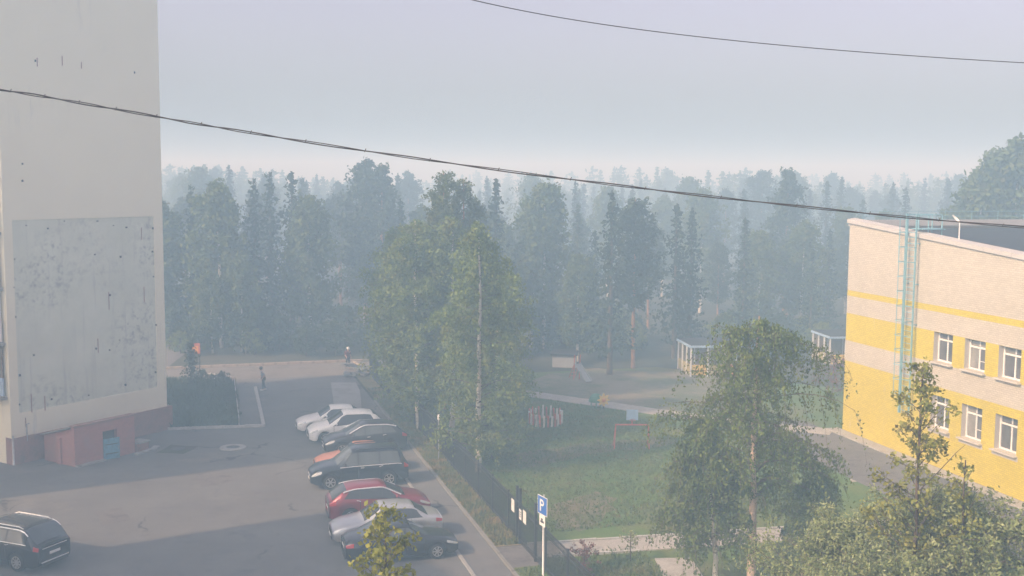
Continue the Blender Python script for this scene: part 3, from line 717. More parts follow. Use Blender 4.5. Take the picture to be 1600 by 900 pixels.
# ------------------------------------------------------------------ cars
def smooth_interp(pts, xs, sm=0.10):
    px = [p[0] for p in pts]; pz = [p[1] for p in pts]
    out = np.zeros(len(xs))
    offs = np.linspace(-sm, sm, 7)
    for o_ in offs: out += np.interp(np.asarray(xs) + o_, px, pz)
    return out / len(offs)
class Car:
    """front is +x. top: roof/hood line; belt: window sill line"""
    def __init__(s, L, Wd, top, belt, wheels, wr, clear, roofw=0.74):
        s.L, s.W, s.top, s.belt, s.wheels, s.wr, s.clear, s.roofw = L, Wd, top, belt, wheels, wr, clear, roofw
    def sec(s, x):
        h = s.W / 2; q = abs(2 * x / s.L)
        w = h * (1 - 0.20 * max(0, (q - 0.72) / 0.28) ** 2.2)
        zt = float(smooth_interp(s.top, [x])[0]); zb = float(smooth_interp(s.belt, [x])[0]); zb = min(zb, zt - 0.03)
        zl = s.clear + 0.10 * max(0, (q - 0.9) / 0.1)
        ra = s.wr + 0.065
        for xw in s.wheels:
            d = abs(x - xw)
            if d < ra: zl = max(zl, math.sqrt(ra * ra - d * d) + s.wr - 0.03)
        hgt = min(1.0, max(0.0, (zt - zb) / 0.5))
        wr_ = w * (0.93 * (1 - hgt) + s.roofw * hgt + 0.0)
        z1 = zl + (zb - zl) * 0.30; z2 = zl + (zb - zl) * 0.70
        return [(w * 0.95, zl), (w * 0.995, z1), (w, z2), (w * 0.965, zb), (wr_, zt - 0.045 - 0.03 * hgt), (wr_ * 0.62, zt - 0.012), (0.0, zt)]
    def pt(s, x, k, off=0.0, side=1):
        S = s.sec(x); i = min(int(k), 5); f = k - i
        y = S[i][0] * (1 - f) + S[i + 1][0] * f; z = S[i][1] * (1 - f) + S[i + 1][1] * f
        ny, nz = (S[i + 1][1] - S[i][1]), -(S[i + 1][0] - S[i][0]); l = math.hypot(ny, nz) or 1
        return (x, side * (y + off * ny / l), z + off * nz / l)
    def body(s):
        ra = s.wr + 0.065
        xs = set(np.linspace(-s.L / 2, s.L / 2, 45).tolist())
        for xw in s.wheels:
            for a in np.linspace(0, math.pi, 15): xs.add(xw + ra * math.cos(a))
        xs = sorted(xs); mb = MB(); nv = 13
        vs = []
        for x in xs:
            S = s.sec(x)
            vs += [(x, y, z) for y, z in S] + [(x, -y, z) for y, z in reversed(S[:-1])]
        fs = []
        for i in range(len(xs) - 1):
            for k in range(nv - 1): fs.append((i * nv + k, i * nv + k + 1, (i + 1) * nv + k + 1, (i + 1) * nv + k))
        fs.append(tuple(range(nv))); fs.append(tuple((len(xs) - 1) * nv + k for k in reversed(range(nv))))
        return mb.add(vs, fs)
    def patch(s, x0, x1, k0, k1, off=0.006, side=1, nx=12, nk=4, taper=(0, 0)):
        """surface patch between stations and section parameters; taper shifts the x ends along k"""
        mb = MB(); vs = []; fs = []
        for j in range(nk + 1):
            k = k0 + (k1 - k0) * j / nk; f = j / nk
            xa = x0 + taper[0] * f; xb = x1 + taper[1] * f
            for i in range(nx + 1): vs.append(s.pt(xa + (xb - xa) * i / nx, k, off, side))
        n = nx + 1
        for j in range(nk):
            for i in range(nx): fs.append((j * n + i, j * n + i + 1, (j + 1) * n + i + 1, (j + 1) * n + i))
        return mb.add(vs, fs)
    def top_patch(s, x0, x1, k0, off=0.006, nx=8, nk=4):
        mb = MB(); vs = []; fs = []
        ks = [(1, k0 + (6 - k0) * j / nk) for j in range(nk + 1)] + [(-1, 6 - (6 - k0) * j / nk) for j in range(1, nk + 1)]
        for sd, k in ks:
            for i in range(nx + 1):
                p = s.pt(x0 + (x1 - x0) * i / nx, min(k, 5.999), off, sd); vs.append((p[0], p[1], p[2] + off * 0.6))
        n = nx + 1
        for j in range(len(ks) - 1):
            for i in range(nx): fs.append((j * n + i, j * n + i + 1, (j + 1) * n + i + 1, (j + 1) * n + i))
        return mb.add(vs, fs)

WHEELS = {}
def wheel_meshes(r, wd, spokes):
    key = (r, wd, spokes)
    if key in WHEELS: return WHEELS[key]
    h = wd / 2
    ty = MB().lathe([(r * 0.62, -h * 0.9), (r * 0.9, -h), (r, -h * 0.6), (r, h * 0.6), (r * 0.9, h), (r * 0.62, h * 0.9)], (0, 0, 0), 'y', 24).mesh('tyre', M['rubber'], True)
    rm = MB(); rm.lathe([(r * 0.65, h * 0.75), (r * 0.66, h * 0.95), (r * 0.60, h * 0.98), (r * 0.57, h * 0.6)], (0, 0, 0), 'y', 24)
    rm.lathe([(0.0, h * 0.85), (r * 0.14, h * 0.85), (r * 0.15, h * 0.5)], (0, 0, 0), 'y', 12)
    for k in range(spokes):
        a = 2 * math.pi * k / spokes
        rm.bar((r * 0.1 * math.cos(a), h * 0.72, r * 0.1 * math.sin(a)), (r * 0.6 * math.cos(a), h * 0.82, r * 0.6 * math.sin(a)), r * 0.15, h * 0.2, up=(0, 1, 0))
    rmm = rm.mesh('rim', M['rim'])
    dk = MB().lathe([(0.0, h * 0.5), (r * 0.62, h * 0.5)], (0, 0, 0), 'y', 16).mesh('brake_disc', M['trim'])
    WHEELS[key] = (ty, rmm, dk); return WHEELS[key]

P_NAVY = P_BLACK = P_GREY = None
def make_car(name, spec, paint, loc, heading, label, sides=None, chrome_line=False, rails=None, spokes=5, roof_mat=None, glass=None, doors=True, plate_front=True):
    c = spec['car']; G = 'cars parked in the row along the kerb'
    root = empty(name, loc, heading, label, 'car', spec.get('group', G))
    bd = c.body().build('body', paint, root, True)
    gl = glass or (M['glass_pale'] if paint in (P_NAVY, P_BLACK, P_GREY) else M['glass_car'])
    x_c, x_r, x_re, x_tl = spec['cowl'], spec['roof0'], spec['roof1'], spec['tail']
    c.top_patch(x_r + 0.02, x_c - 0.04, 4.12).build('windshield', gl, root, True)
    c.top_patch(x_tl + 0.04, x_re - 0.02, 4.15).build('rear_window', gl, root, True)
    if roof_mat: c.top_patch(x_re + 0.06, x_r - 0.06, 4.3, 0.005).build('roof_panel', roof_mat, root, True)
    for sd in (1, -1):
        sd_l = spec['side']; c.patch(sd_l[-1][0] - .03, sd_l[0][1] + .03, 3.06, 3.90, 0.003, sd, 24, 3, (sd_l[-1][2], sd_l[0][3])).build('window_band', M['trim'], root, True)
        for xa, xb, ta, tb in spec['side']:
            w = c.patch(xa, xb, 3.10, 3.86, 0.008, sd, 10, 3, (ta, tb)).build('side_window', gl, root, True)
        if chrome_line:
            xa = spec['side'][-1][0] - 0.05; xb = spec['side'][0][1] + 0.02
            pts = [c.pt(xa + (xb - xa) * i / 16, 3.94, 0.012, sd) for i in range(17)]
            if chrome_line != 3: MB().tube(pts, 0.032, 4).build('window_trim', M['chrome'], root)
        if chrome_line in (2, 3):
            pts = [c.pt(xa + (xb - xa) * i / 16, 3.03, 0.012, sd) for i in range(17)]
            MB().tube(pts, 0.02, 4).build('belt_trim', M['chrome'], root)
        if rails:
            xa, xb = x_re + 0.1, x_r - 0.15
            pts = [c.pt(xa + (xb - xa) * i / 10, 4.25, 0.05 if 0 < i < 10 else 0.0, sd) for i in range(11)]
            MB().tube(pts, 0.025, 6).build('roof_rail', rails, root, True)
        # mirror
        xm = x_c - 0.42; p = c.pt(xm, 3.12, 0.10, sd)
        mr = MB().lathe([(0.0, -0.10), (0.06, -0.095), (0.085, -0.04), (0.085, 0.04), (0.05, 0.095), (0, 0.10)], (0, 0, 0), 'y', 10).build('mirror', paint, root, True, loc=(p[0], p[1], p[2] + 0.06))
        mr.scale = (0.7, 1, 0.85)
        # handles
        for hx in spec['handles']:
            pts = [c.pt(hx - 0.09, 2.72, 0.012, sd), c.pt(hx, 2.72, 0.028, sd), c.pt(hx + 0.09, 2.72, 0.012, sd)]
            MB().tube(pts, 0.015, 5).build('door_handle', M['chrome'] if chrome_line else paint, root)
        # door seams
        for sx in spec['seams']:
            sm = c.patch(sx - 0.011, sx + 0.011, 1.0, 3.05, 0.003, sd, 1, 6, (0, 0)).build('door_seam', M['trim'], root)
        # sill trim and wheel arch lips
        xa = c.wheels[1] + c.wr + 0.09; xb = c.wheels[0] - c.wr - 0.09
        c.patch(xa, xb, 0.02, 0.5, 0.006, sd, 6, 1).build('sill_trim', spec.get('sill', M['trim']), root)
        # lamps
        fx = c.L / 2
        c.patch(fx - 0.50, fx - 0.03, 2.45, 3.15, 0.008, sd, 6, 3).build('headlight', M['lamp'], root, True)
        c.patch(-fx + 0.01, -fx + spec.get('tl', 0.28), 2.4, 3.25, 0.008, sd, 5, 3).build('tail_light', M['tail'], root, True)
    # front: grille, bumper opening, plate; rear: plate, lower bumper
    def endstrip(x, z, w, h, m, nm, th=0.03):
        return bevel(MB().box((x, 0, z), (th, w, h)).build(nm, m, root), 0.01)
    fz = c.clear
    xe = c.L / 2
    zt_f = c.sec(xe)[3][1]; zt_r = c.sec(-xe)[3][1]
    endstrip(xe + 0.004, fz + (zt_f - fz) * 0.68, c.W * 0.42, (zt_f - fz) * 0.32, M['trim'], 'grille')
    endstrip(xe + 0.01, fz + (zt_f - fz) * 0.27, c.W * 0.62, (zt_f - fz) * 0.2, M['trim'], 'air_intake')
    if chrome_line: endstrip(xe + 0.022, fz + (zt_f - fz) * 0.84, c.W * 0.40, 0.03, M['chrome'], 'grille_bar')
    if plate_front: endstrip(xe + 0.03, fz + (zt_f - fz) * 0.44, 0.52, 0.11, M['frame_white'], 'number_plate', 0.012)
    endstrip(-xe - 0.01, fz + (zt_r - fz) * spec.get('plz', 0.62), 0.52, 0.11, M['frame_white'], 'number_plate', 0.012)
    endstrip(-xe - 0.004, fz + (zt_r - fz) * 0.14, c.W * 0.66, (zt_r - fz) * 0.18, M['trim'], 'rear_valance')
    if spec.get('rearchrome'):
        endstrip(-xe - 0.015, fz + (zt_r - fz) * 0.25, c.W * 0.7, 0.045, M['chrome'], 'bumper_trim')
        endstrip(-xe - 0.01, fz + (zt_r - fz) * 0.93, c.W * 0.62, 0.03, M['chrome'], 'tailgate_trim')
    # wipers, antenna
    # underbody
    MB().box((0, 0, c.clear + 0.28), (c.L * 0.92, c.W * 0.70, 0.4)).build('underbody', M['trim'], root)
    ty, rm, dk = wheel_meshes(c.wr, 0.22, spokes)
    for xw in c.wheels:
        for sd in (1, -1):
            w = link('wheel', ty, root, (xw, sd * (c.W / 2 - 0.125), c.wr), (0, 0, 0 if sd > 0 else math.pi))
            link('rim', rm, w); link('brake_disc', dk, w)
    return root

def spec_sedan(L=4.55, Wd=1.76, H=1.47):
    h = L / 2
    top = [(-h, 0.86), (-h + .12, 0.98), (-h + .62, 1.04), (-h + 1.25, H - .05), (-.45, H), (.35, H - .01), (h - 1.95, H - .10), (h - 1.28, 0.98), (h - .5, 0.85), (h - .12, 0.72), (h, 0.60)]
    belt = [(-h, 0.80), (-h + .7, 0.96), (0, 0.90), (h - 1.2, 0.87), (h - .4, 0.72), (h, 0.56)]
    return dict(car=Car(L, Wd, top, belt, (h - .88, -h + .98), 0.315, 0.19), cowl=h - 1.28, roof0=h - 1.98, roof1=-h + 1.22, tail=-h + .60,
                side=[(.12, h - 1.45, 0.0, -.42), (-.92, .05, 0.0, 0.0), (-h + .88, -.98, .26, 0.0)], handles=[.02 + -.1, -1.0], seams=[h - 1.42, .08, -.95], tl=.30, plz=.72)
def spec_suv(L=4.75, Wd=1.9, H=1.74, clear=.24, box=True):
    h = L / 2
    top = [(-h, 1.02), (-h + .10, 1.12), (-h + (.38 if box else .62), H - .08), (-h + .9, H), (.2, H), (h - 1.98, H - .07), (h - 1.22, 1.18), (h - .45, 1.05), (h - .1, .9), (h, .74)]
    belt = [(-h, .98), (-h + .5, 1.10), (0, 1.07), (h - 1.2, 1.05), (h - .4, .9), (h, .7)]
    return dict(car=Car(L, Wd, top, belt, (h - .92, -h + 1.0), 0.37, clear, 0.78), cowl=h - 1.22, roof0=h - 2.0, roof1=-h + (.46 if box else .74), tail=-h + .10,
                side=[(.15, h - 1.42, 0.0, -.42), (-.90, .08, 0.0, 0.0), (-h + (.42 if box else .55), -.97, .12, 0.0)], handles=[-.08, -1.0], seams=[h - 1.42, .11, -.94], tl=.24, plz=.62)
def spec_cross(L=4.45, Wd=1.83, H=1.66, arched=True):
    h = L / 2
    top = [(-h, .95), (-h + .08, 1.06), (-h + .62, H - .14), (-h + 1.15, H - .03), (.1, H), (h - 1.95, H - .09), (h - 1.12, 1.10), (h - .45, .97), (h - .1, .82), (h, .66)]
    belt = [(-h, .92), (-h + .5, 1.12), (-h + 1.1, 1.08), (0, 1.0), (h - 1.2, .97), (h - .4, .83), (h, .63)]
    return dict(car=Car(L, Wd, top, belt, (h - .9, -h + .92), 0.345, .2), cowl=h - 1.12, roof0=h - 1.98, roof1=-h + .78, tail=-h + .10,
                side=[(.12, h - 1.36, 0.0, -.5), (-.88, .05, 0.0, 0.0), (-h + .66, -.94, .26, 0.0)], handles=[-.1, -.98], seams=[h - 1.4, .08, -.91], tl=.3, plz=.6)

P_WHITE = car_paint('paint_white', (0.86, 0.86, 0.83), 0.0); P_NAVY = car_paint('paint_navy', (0.012, 0.019, 0.03), 0.2, 0.25)
P_BLACK = car_paint('paint_black', (0.02, 0.021, 0.024), 0.2, 0.22); P_RED = car_paint('paint_red', (0.24, 0.025, 0.04), 0.3, 0.28)
P_SILVER = car_paint('paint_silver', (0.5, 0.51, 0.52), 0.55, 0.32); P_ORANGE = car_paint('paint_orange', (0.56, 0.21, 0.09), 0.25, 0.3)
P_GREY = car_paint('paint_dark_grey', (0.035, 0.038, 0.046), 0.3, 0.26)
NOSE_L = ROADANG + math.pi; NOSE_R = ROADANG
def park(px, py, off):        # near-side wheel contact pixel + offset to the car centre (along E, along D)
    p = g(px, py); q = p + Ev * off[0] + Dv * off[1]; return Vector((q.x, q.y, 0.008))
sp = spec_cross(4.42, 1.82, 1.74)
make_car('parked_car', sp, P_WHITE, park(508, 694, (1.32, .86)), NOSE_L, 'white crossover with dark side windows, second from the far end of the row', spokes=6)
sp = spec_sedan(4.5, 1.74, 1.5)
make_car('parked_car', sp, P_WHITE, park(508, 694, (.95, 3.55)), NOSE_L, 'white car at the far end of the row, mostly hidden behind a white crossover')
sp = spec_cross(4.55, 1.83, 1.67)
make_car('parked_car', sp, P_GREY, park(508, 694, (1.95, -1.95)), NOSE_L + 0.02, 'dark grey car with chrome window line, third from the far end', chrome_line=True)
sp = spec_sedan(4.35, 1.74, 1.48)
make_car('parked_car', sp, P_ORANGE, park(517, 766, (1.75, 3.35)), NOSE_L, 'orange car mostly hidden behind the tall dark blue off-roader')
sp = spec_suv(4.78, 1.9, 1.9, .26)
make_car('parked_car', sp, P_NAVY, park(517, 766, (1.46, .9)), NOSE_L, 'tall dark blue off-road car with its tail light at the kerb side', chrome_line=3, rails=M['trim'], spokes=6)
sp = spec_cross(4.5, 1.84, 1.62)
make_car('parked_car', sp, P_RED, park(594, 816, (.05, .92)), NOSE_R, 'dark red crossover with chrome window arch parked nose to the kerb', chrome_line=True)
sp = spec_sedan(4.62, 1.78, 1.5)
make_car('parked_car', sp, P_SILVER, park(606, 849, (.05, .89)), NOSE_L, 'silver sedan with its red tail lamp towards the kerb')
sp = spec_sedan(4.5, 1.75, 1.47)
make_car('parked_car', sp, P_BLACK, park(684, 874.5, (-1.37, .875)), NOSE_R, 'black sedan with bright alloy wheels at the near end of the row', spokes=7)
# black SUV at the lower left
sp = spec_suv(4.95, 1.94, 1.70, .22, False); sp['rearchrome'] = True; sp['group'] = 'cars standing in the courtyard'; sp['tl'] = .2
hd = math.atan2(.40, -.92); fw = Vector((math.cos(hd), math.sin(hd), 0)); lf = Vector((-fw.y, fw.x, 0))
rc = g(55, 901)                 # near rear corner on the ground
cc = rc + fw * (4.95 / 2) - lf * 0.98
make_car('suv', sp, P_BLACK, (cc.x, cc.y, 0.008), hd, 'black SUV with chrome trim and roof rails leaving the frame at lower left', chrome_line=2, rails=M['chrome'], spokes=9)
M['van_box'] = simple('van_box', (0.3, 0.31, 0.31), 0.7, 0, 0.08, 1.5)

# ------------------------------------------------------------------ fence with gate
fn = empty('bar_fence', es(2.75, -12), 0, 'long dark metal bar fence between the grass verge and the kindergarten lawn', 'fence')
FH = 1.75; f0 = es(2.75, -12)
def fl(s, e=0.0): p = es(2.75 + e, s) - f0; return Vector((p.x, p.y, 0))
barm = MB().box((0, 0, FH / 2 + 0.06), (0.022, 0.022, FH - 0.04)).mesh('bar', M['dark_metal'])
postm = MB().box((0, 0, (FH + .1) / 2), (0.07, 0.07, FH + .1)).mesh('post', M['dark_metal'])
GATE = (-2.9, -0.75)
count = 0; extra = MB()
s = -12.0
ang = math.atan2(Dv.y, Dv.x)
bars = []
while s < 40:
    if not (GATE[0] - .05 < s < GATE[1] + .05): bars.append(s)
    s += 0.125
for i, s in enumerate(bars):
    if i < 300: link('bar', barm, fn, fl(s), (0, 0, ang))
    else: extra.box(fl(s) + Vector((0, 0, FH / 2 + .06)), (0.022, 0.022, FH - .04), ang)
extra.build('far_bars', M['dark_metal'], fn)['kind'] = 'stuff'
s = -12.0
while s < 40:
    if not (GATE[0] < s < GATE[1]): link('post', postm, fn, fl(s), (0, 0, ang))
    s += 2.6
for a_, b_ in ((-12, GATE[0]), (GATE[1], 40)):
    for z in (0.25, FH - 0.22, FH): MB().bar(fl(a_) + Vector((0, 0, z)), fl(b_) + Vector((0, 0, z)), 0.035).build('rail', M['dark_metal'], fn)
gp = MB().box((0, 0, 1.2), (0.1, 0.1, 2.4)).mesh('gate_post', M['dark_metal'])
gt = empty('gate', es(2.75, GATE[1]), 0, 'dark metal bar gate between two tall posts beside the parking sign', 'gate')
def gl_(s, e=0.0): p = es(2.75 + e, s) - es(2.75, GATE[1]); return Vector((p.x, p.y, 0))
for s in GATE: link('gate_post', gp, gt, gl_(s), (0, 0, ang))
link('gate_post', gp, gt, gl_(GATE[1] + .42), (0, 0, ang))
for a_ in np.arange(GATE[0] + .12, GATE[1] - .05, .13): link('bar', barm, gt, gl_(float(a_)), (0, 0, ang))
for z in (.25, FH - .2): MB().bar(gl_(GATE[0] + .05) + Vector((0, 0, z)), gl_(GATE[1] - .05) + Vector((0, 0, z)), 0.04).build('rail', M['dark_metal'], gt)
# white notices wired on the fence
for i, (s, z, lb) in enumerate(((.15, 1.42, 'white notice plate on the fence, farthest of three'), (-.95, 1.35, 'small white notice plate on the gate, middle of three'), (-1.55, 1.42, 'white notice plate on the gate, nearest of three'))):
    p = es(2.75 - .05, s); nb = empty('notice_board', (p.x, p.y, z), ang, lb, 'notice', 'white notices on the fence')
    MB().box((0, 0, 0), (.42 if i != 1 else .3, .015, .52 if i != 1 else .42)).build('plate', M['frame_white'], nb)
    if i == 1:
        for k in range(3): MB().box((0, .011, .1 - k * .09), (.2, .004, .03)).build('mark', M['trim'], nb)
# slim post with white cap beyond the verge
p = es(2.45, 13.6); wp = empty('marker_post', (p.x, p.y, 0), 0, 'slim grey post with a white cap beside the fence under the birch', 'post')
MB().tube([(0, 0, 0), (0, 0, 2.25)], .035, 8).build('pole', M['grey_metal'], wp); MB().lathe([(0, .3), (.05, .28), (.075, .15), (.06, 0), (0, 0)], (0, 0, 2.2), 'z', 10).build('cap', M['frame_white'], wp)

# parking sign
sg = atY(848.5, 900, 40.0); sx_, sy_ = sg.x, 40.0
ps = empty('parking_sign', (sx_, sy_, 0), math.atan2(-0.88, 0.47), 'blue square parking sign with white letter on a pale post', 'sign')
MB().tube([(0, 0, 0), (0, 0, 3.25)], .04, 8).build('pole', M['white_paint'], ps, True)
MB().box((0, -.055, 2.85), (.72, .012, .72)).build('border', M['frame_white'], ps)
MB().box((0, -.064, 2.85), (.66, .008, .66)).build('panel', M['sign_blue'], ps)
mb = MB(); y = -.0715
mb.box((-.13, y, 2.85), (.085, .006, .46))
ring = []
for i in range(13):
    a = -math.pi / 2 + math.pi * i / 12; ring.append((math.cos(a), math.sin(a)))
vs = []
for cx_, sz_ in ring: vs += [(-.005 + .145 * cx_ * 1.0, y - .003, 2.955 + .125 * sz_), (-.005 + .068 * cx_, y - .003, 2.955 + .055 * sz_)]
mb.add(vs, [(2 * i, 2 * i + 1, 2 * i + 3, 2 * i + 2) for i in range(12)])
mb.box((-.047, y, 2.955 + .09), (.085, .006, .07)); mb.box((-.047, y, 2.955 - .09), (.085, .006, .07))
mb.build('letter', M['frame_white'], ps)
MB().box((0, -.055, 2.27), (.42, .012, .42)).build('plate', M['frame_white'], ps)
MB().box((-.0, -.064, 2.22), (.26, .006, .08)).build('pictogram', M['trim'], ps); MB().box((-.02, -.064, 2.31), (.12, .006, .08)).build('pictogram', M['trim'], ps)

# ------------------------------------------------------------------ overhead cables
def cable(name, pxs, Y, r, label, twist=False):
    pts = [atY(x, y, Yi) for (x, y), Yi in zip(pxs, Y)]
    # resample smoothly
    P = np.array([list(p) for p in pts]); t = np.linspace(0, 1, len(P)); tt = np.linspace(0, 1, 90)
    Q = []
    for j in range(3):
        co = np.polyfit(t, P[:, j], min(4, len(P) - 1)); Q.append(np.polyval(co, tt))
    Q = np.array(Q).T
    root = empty(name, Q[0], 0, label, 'cable')
    rel = Q - Q[0]
    rr = np.random.RandomState(3)
    if twist:
        ph = np.cumsum(rr.uniform(.3, .9, 90))
        o = np.stack([np.zeros(90), np.cos(ph) * r * .5, np.sin(ph) * r * 1.0], 1)
        MB().tube((rel + o).tolist(), r * .8, 6).build('strand', M['cable'], root, True)
        MB().tube((rel - o).tolist(), r * .6, 6).build('strand', M['cable'], root, True)
        for i in range(6, 88, 4):
            MB().tube([rel[i] - np.array([0, 0, r * 1.5]), rel[i] + np.array([.02, 0, r * 2.4])], r * .45, 4).build('tie', M['cable'], root)
    else: MB().tube(rel.tolist(), r, 6).build('strand', M['cable'], root, True)
cable('overhead_cable', [(-120, 126), (0, 143), (190, 172), (400, 206), (650, 246), (900, 283), (1250, 325), (1600, 353), (1750, 362)], np.linspace(13, 15.5, 9), .0115, 'twisted dark cable sagging across the whole view in front of the forest', True)
cable('overhead_cable', [(640, -24), (735, 0), (900, 31), (1100, 58), (1350, 82), (1600, 98), (1750, 106)], np.linspace(14, 16, 7), .0065, 'thin dark cable crossing the upper right sky')

# ------------------------------------------------------------------ playground
p = g(852, 661); pr_ = empty('stake_ring', (p.x, p.y, .02), 0, 'small round enclosure of red and white painted stakes on the lawn', 'enclosure')
rg = random.Random(4)
stk = MB().lathe([(0, .8), (.06, .76), (.065, 0)], (0, 0, 0), 'z', 7)
sm_r = stk.mesh('stake', M['red_paint']); sm_w = stk.mesh('stake', M['white_paint'])
for i in range(26):
    a = 2 * math.pi * i / 26; o = link('stake', (sm_r, sm_w)[i % 2], pr_, (1.02 * math.cos(a), 1.35 * math.sin(a), 0), (rg.uniform(-.05, .05), rg.uniform(-.05, .05), 0)); o.scale = (1, 1, rg.uniform(.85, 1.12))
# goal with basketball board
p = g(987, 703); gb = empty('goal_frame', (p.x, p.y, .02), 0.0, 'red goal frame with a pale blue basketball board on the lawn', 'goal')
for sx in (-1, 1):
    MB().tube([(sx * .98, 0, 0), (sx * .92, 0, 1.42)], .035, 7).build('post', M['red_paint'], gb)
    MB().tube([(sx * .98, .8, 0), (sx * .92, 0, 1.42)], .025, 6).build('stay', M['red_paint'], gb)
MB().tube([(-.95, 0, 1.42), (.95, 0, 1.42)], .045, 7).build('crossbar', M['red_paint'], gb)
MB().tube([(0, .05, 1.42), (0, .05, 2.1)], .04, 6).build('board_post', M['red_paint'], gb)
MB().box((0, 0, 1.98), (.66, .03, .6)).build('board', M['pale_blue'], gb)
MB().tube([(.16 * math.cos(a), -.2 + .16 * math.sin(a), 1.72) for a in np.linspace(0, 2 * math.pi, 15)], .014, 5).build('hoop', M['red_paint'], gb)
# turtle-like climbing dome and yellow star
p = g(931, 637); dm = empty('play_dome', (p.x, p.y, .02), 0, 'round green play lid standing behind the yellow star', 'play equipment')
MB().lathe([(0, .95), (.25, .9), (.42, .72), (.5, .45), (.5, .4), (0, .4)], (0, 0, 0), 'z', 16).build('dome', M['green_paint'], dm, True)
for a in (0.5, 2.6, 4.7): MB().tube([(.35 * math.cos(a), .35 * math.sin(a), 0), (.35 * math.cos(a), .35 * math.sin(a), .45)], .04, 6).build('leg', M['green_paint'], dm)
p = g(943, 640); st_ = empty('play_star', (p.x, p.y, .02), 0.3, 'yellow star-shaped play figure on the lawn beside the path', 'play equipment')
poly = []
for i in range(16):
    a = 2 * math.pi * i / 16; r = .46 if i % 2 == 0 else .27; poly.append((r * math.cos(a), r * math.sin(a)))
MB().add([(x, -.05, .62 + z) for x, z in poly] + [(x, .05, .62 + z) for x, z in poly], [tuple(range(16)), tuple(reversed(range(16, 32)))] + [(i, 16 + i, 16 + (i + 1) % 16, (i + 1) % 16) for i in range(16)]).build('star', M['yellow_paint'], st_)
MB().lathe([(0, -.09), (.13, -.07), (.17, 0), (.13, .07), (0, .09)], (0, 0, .62), 'y', 12).build('face', M['orange_paint'], st_, True)
MB().tube([(0, 0, 0), (0, 0, .3)], .05, 7).build('spring_post', M['dark_metal'], st_)
p = g(781, 646); fl_ = empty('play_flower', (p.x, p.y, .02), 0, 'yellow flower toy on a white post half hidden by the birch', 'play equipment')
MB().tube([(0, 0, 0), (0, 0, .6)], .06, 7).build('post', M['white_paint'], fl_)
poly = []
for i in range(20):
    a = 2 * math.pi * i / 20; r = .38 if i % 4 < 2 else .24; poly.append((r * math.cos(a), r * math.sin(a)))
MB().add([(x, -.04, .95 + z) for x, z in poly] + [(x, .04, .95 + z) for x, z in poly], [tuple(range(20)), tuple(reversed(range(20, 40)))] + [(i, 20 + i, 20 + (i + 1) % 20, (i + 1) % 20) for i in range(20)]).build('bloom', M['yellow_paint'], fl_)
# slide
p = g(903, 594); sl = empty('slide', (p.x, p.y, .03), 0.5, 'small playground slide with red and white sides before the forest', 'slide')
for sx in (-.25, .25):
    MB().tube([(sx, .2, 0), (sx, .1, 1.9)], .045, 6).build('post', M['red_paint'], sl)
    MB().bar((sx, .1, 1.25), (sx, -1.5, .15), .04, .12).build('side_rail', M['van_box'], sl)
    MB().tube([(sx, .9, 0), (sx, .1, 1.3)], .03, 6).build('ladder_rail', M['red_paint'], sl)
MB().bar((0, .1, 1.2), (0, -1.5, .1), .48, .03).build('chute', M['van_box'], sl)
for k in range(4): MB().tube([(-.25, .8 - k * .18, .2 + k * .28), (.25, .8 - k * .18, .2 + k * .28)], .02, 5).build('rung', M['red_paint'], sl)
# open pavilions
def pavilion(px, py, rz, w, d, label, post=.1):
    p = g(px, py); r = empty('pavilion', (p.x, p.y, .03), rz, label, 'pavilion', 'kindergarten pavilions')
    H = 2.25
    MB().box((w / 2, d / 2, H + .1), (w + .3, d + .3, .16)).build('roof', M['pale_blue'], r)
    MB().box((w / 2, d / 2, H + .22), (w + .1, d + .1, .08)).build('roof_sheet', M['roof_felt'], r)
    for x in np.linspace(0, w, 4):
        for y in (0, d): MB().box((float(x), y, H / 2), (post, post, H)).build('post', M['white_paint'], r)
    for y in np.linspace(0, d, 4)[1:-1]:
        for x in (0, w): MB().box((x, float(y), H / 2), (post, post, H)).build('post', M['white_paint'], r)
    for x0 in range(3):
        a = w * x0 / 3 + .06; b = w * (x0 + 1) / 3 - .06
        MB().box(((a + b) / 2, .03, .5), (b - a, .05, .8)).build('panel', (M['yellow_paint'], M['yellow_dull'], M['orange_paint'])[x0], r)
        MB().box(((a + b) / 2, d - .03, 1.2), (b - a, .05, 2.3)).build('panel', M['wood'], r)  # dark back panel stands in for the shaded pavilion interior
        a = d * x0 / 3 + .06; b = d * (x0 + 1) / 3 - .06
        for x in (0.03, w - .03): MB().box((x, (a + b) / 2, .5), (.05, b - a, .8)).build('panel', M['yellow_dull'], r)
    MB().box((w / 2, d / 2, .06), (w, d, .1)).build('floor', M['wood'], r)
pavilion(1079, 589, 0.12, 4.0, 3.6, 'white framed open pavilion with yellow panels, left of the weeping birch')
pavilion(1296, 572, 0.12, 4.0, 3.6, 'white framed open pavilion peeping out beside the kindergarten corner')
p = g(862, 574); r = empty('shed', (p.x, p.y, 0), -.1, 'low pale grey shed wall in the shade under the forest edge', 'shed')
MB().box((1, 1, .5), (1.9, 2, 1.0)).build('wall', M['van_box'], r); MB().box((1, 1, 1.06), (2.2, 2.3, .1)).build('roof', M['roof_felt'], r)

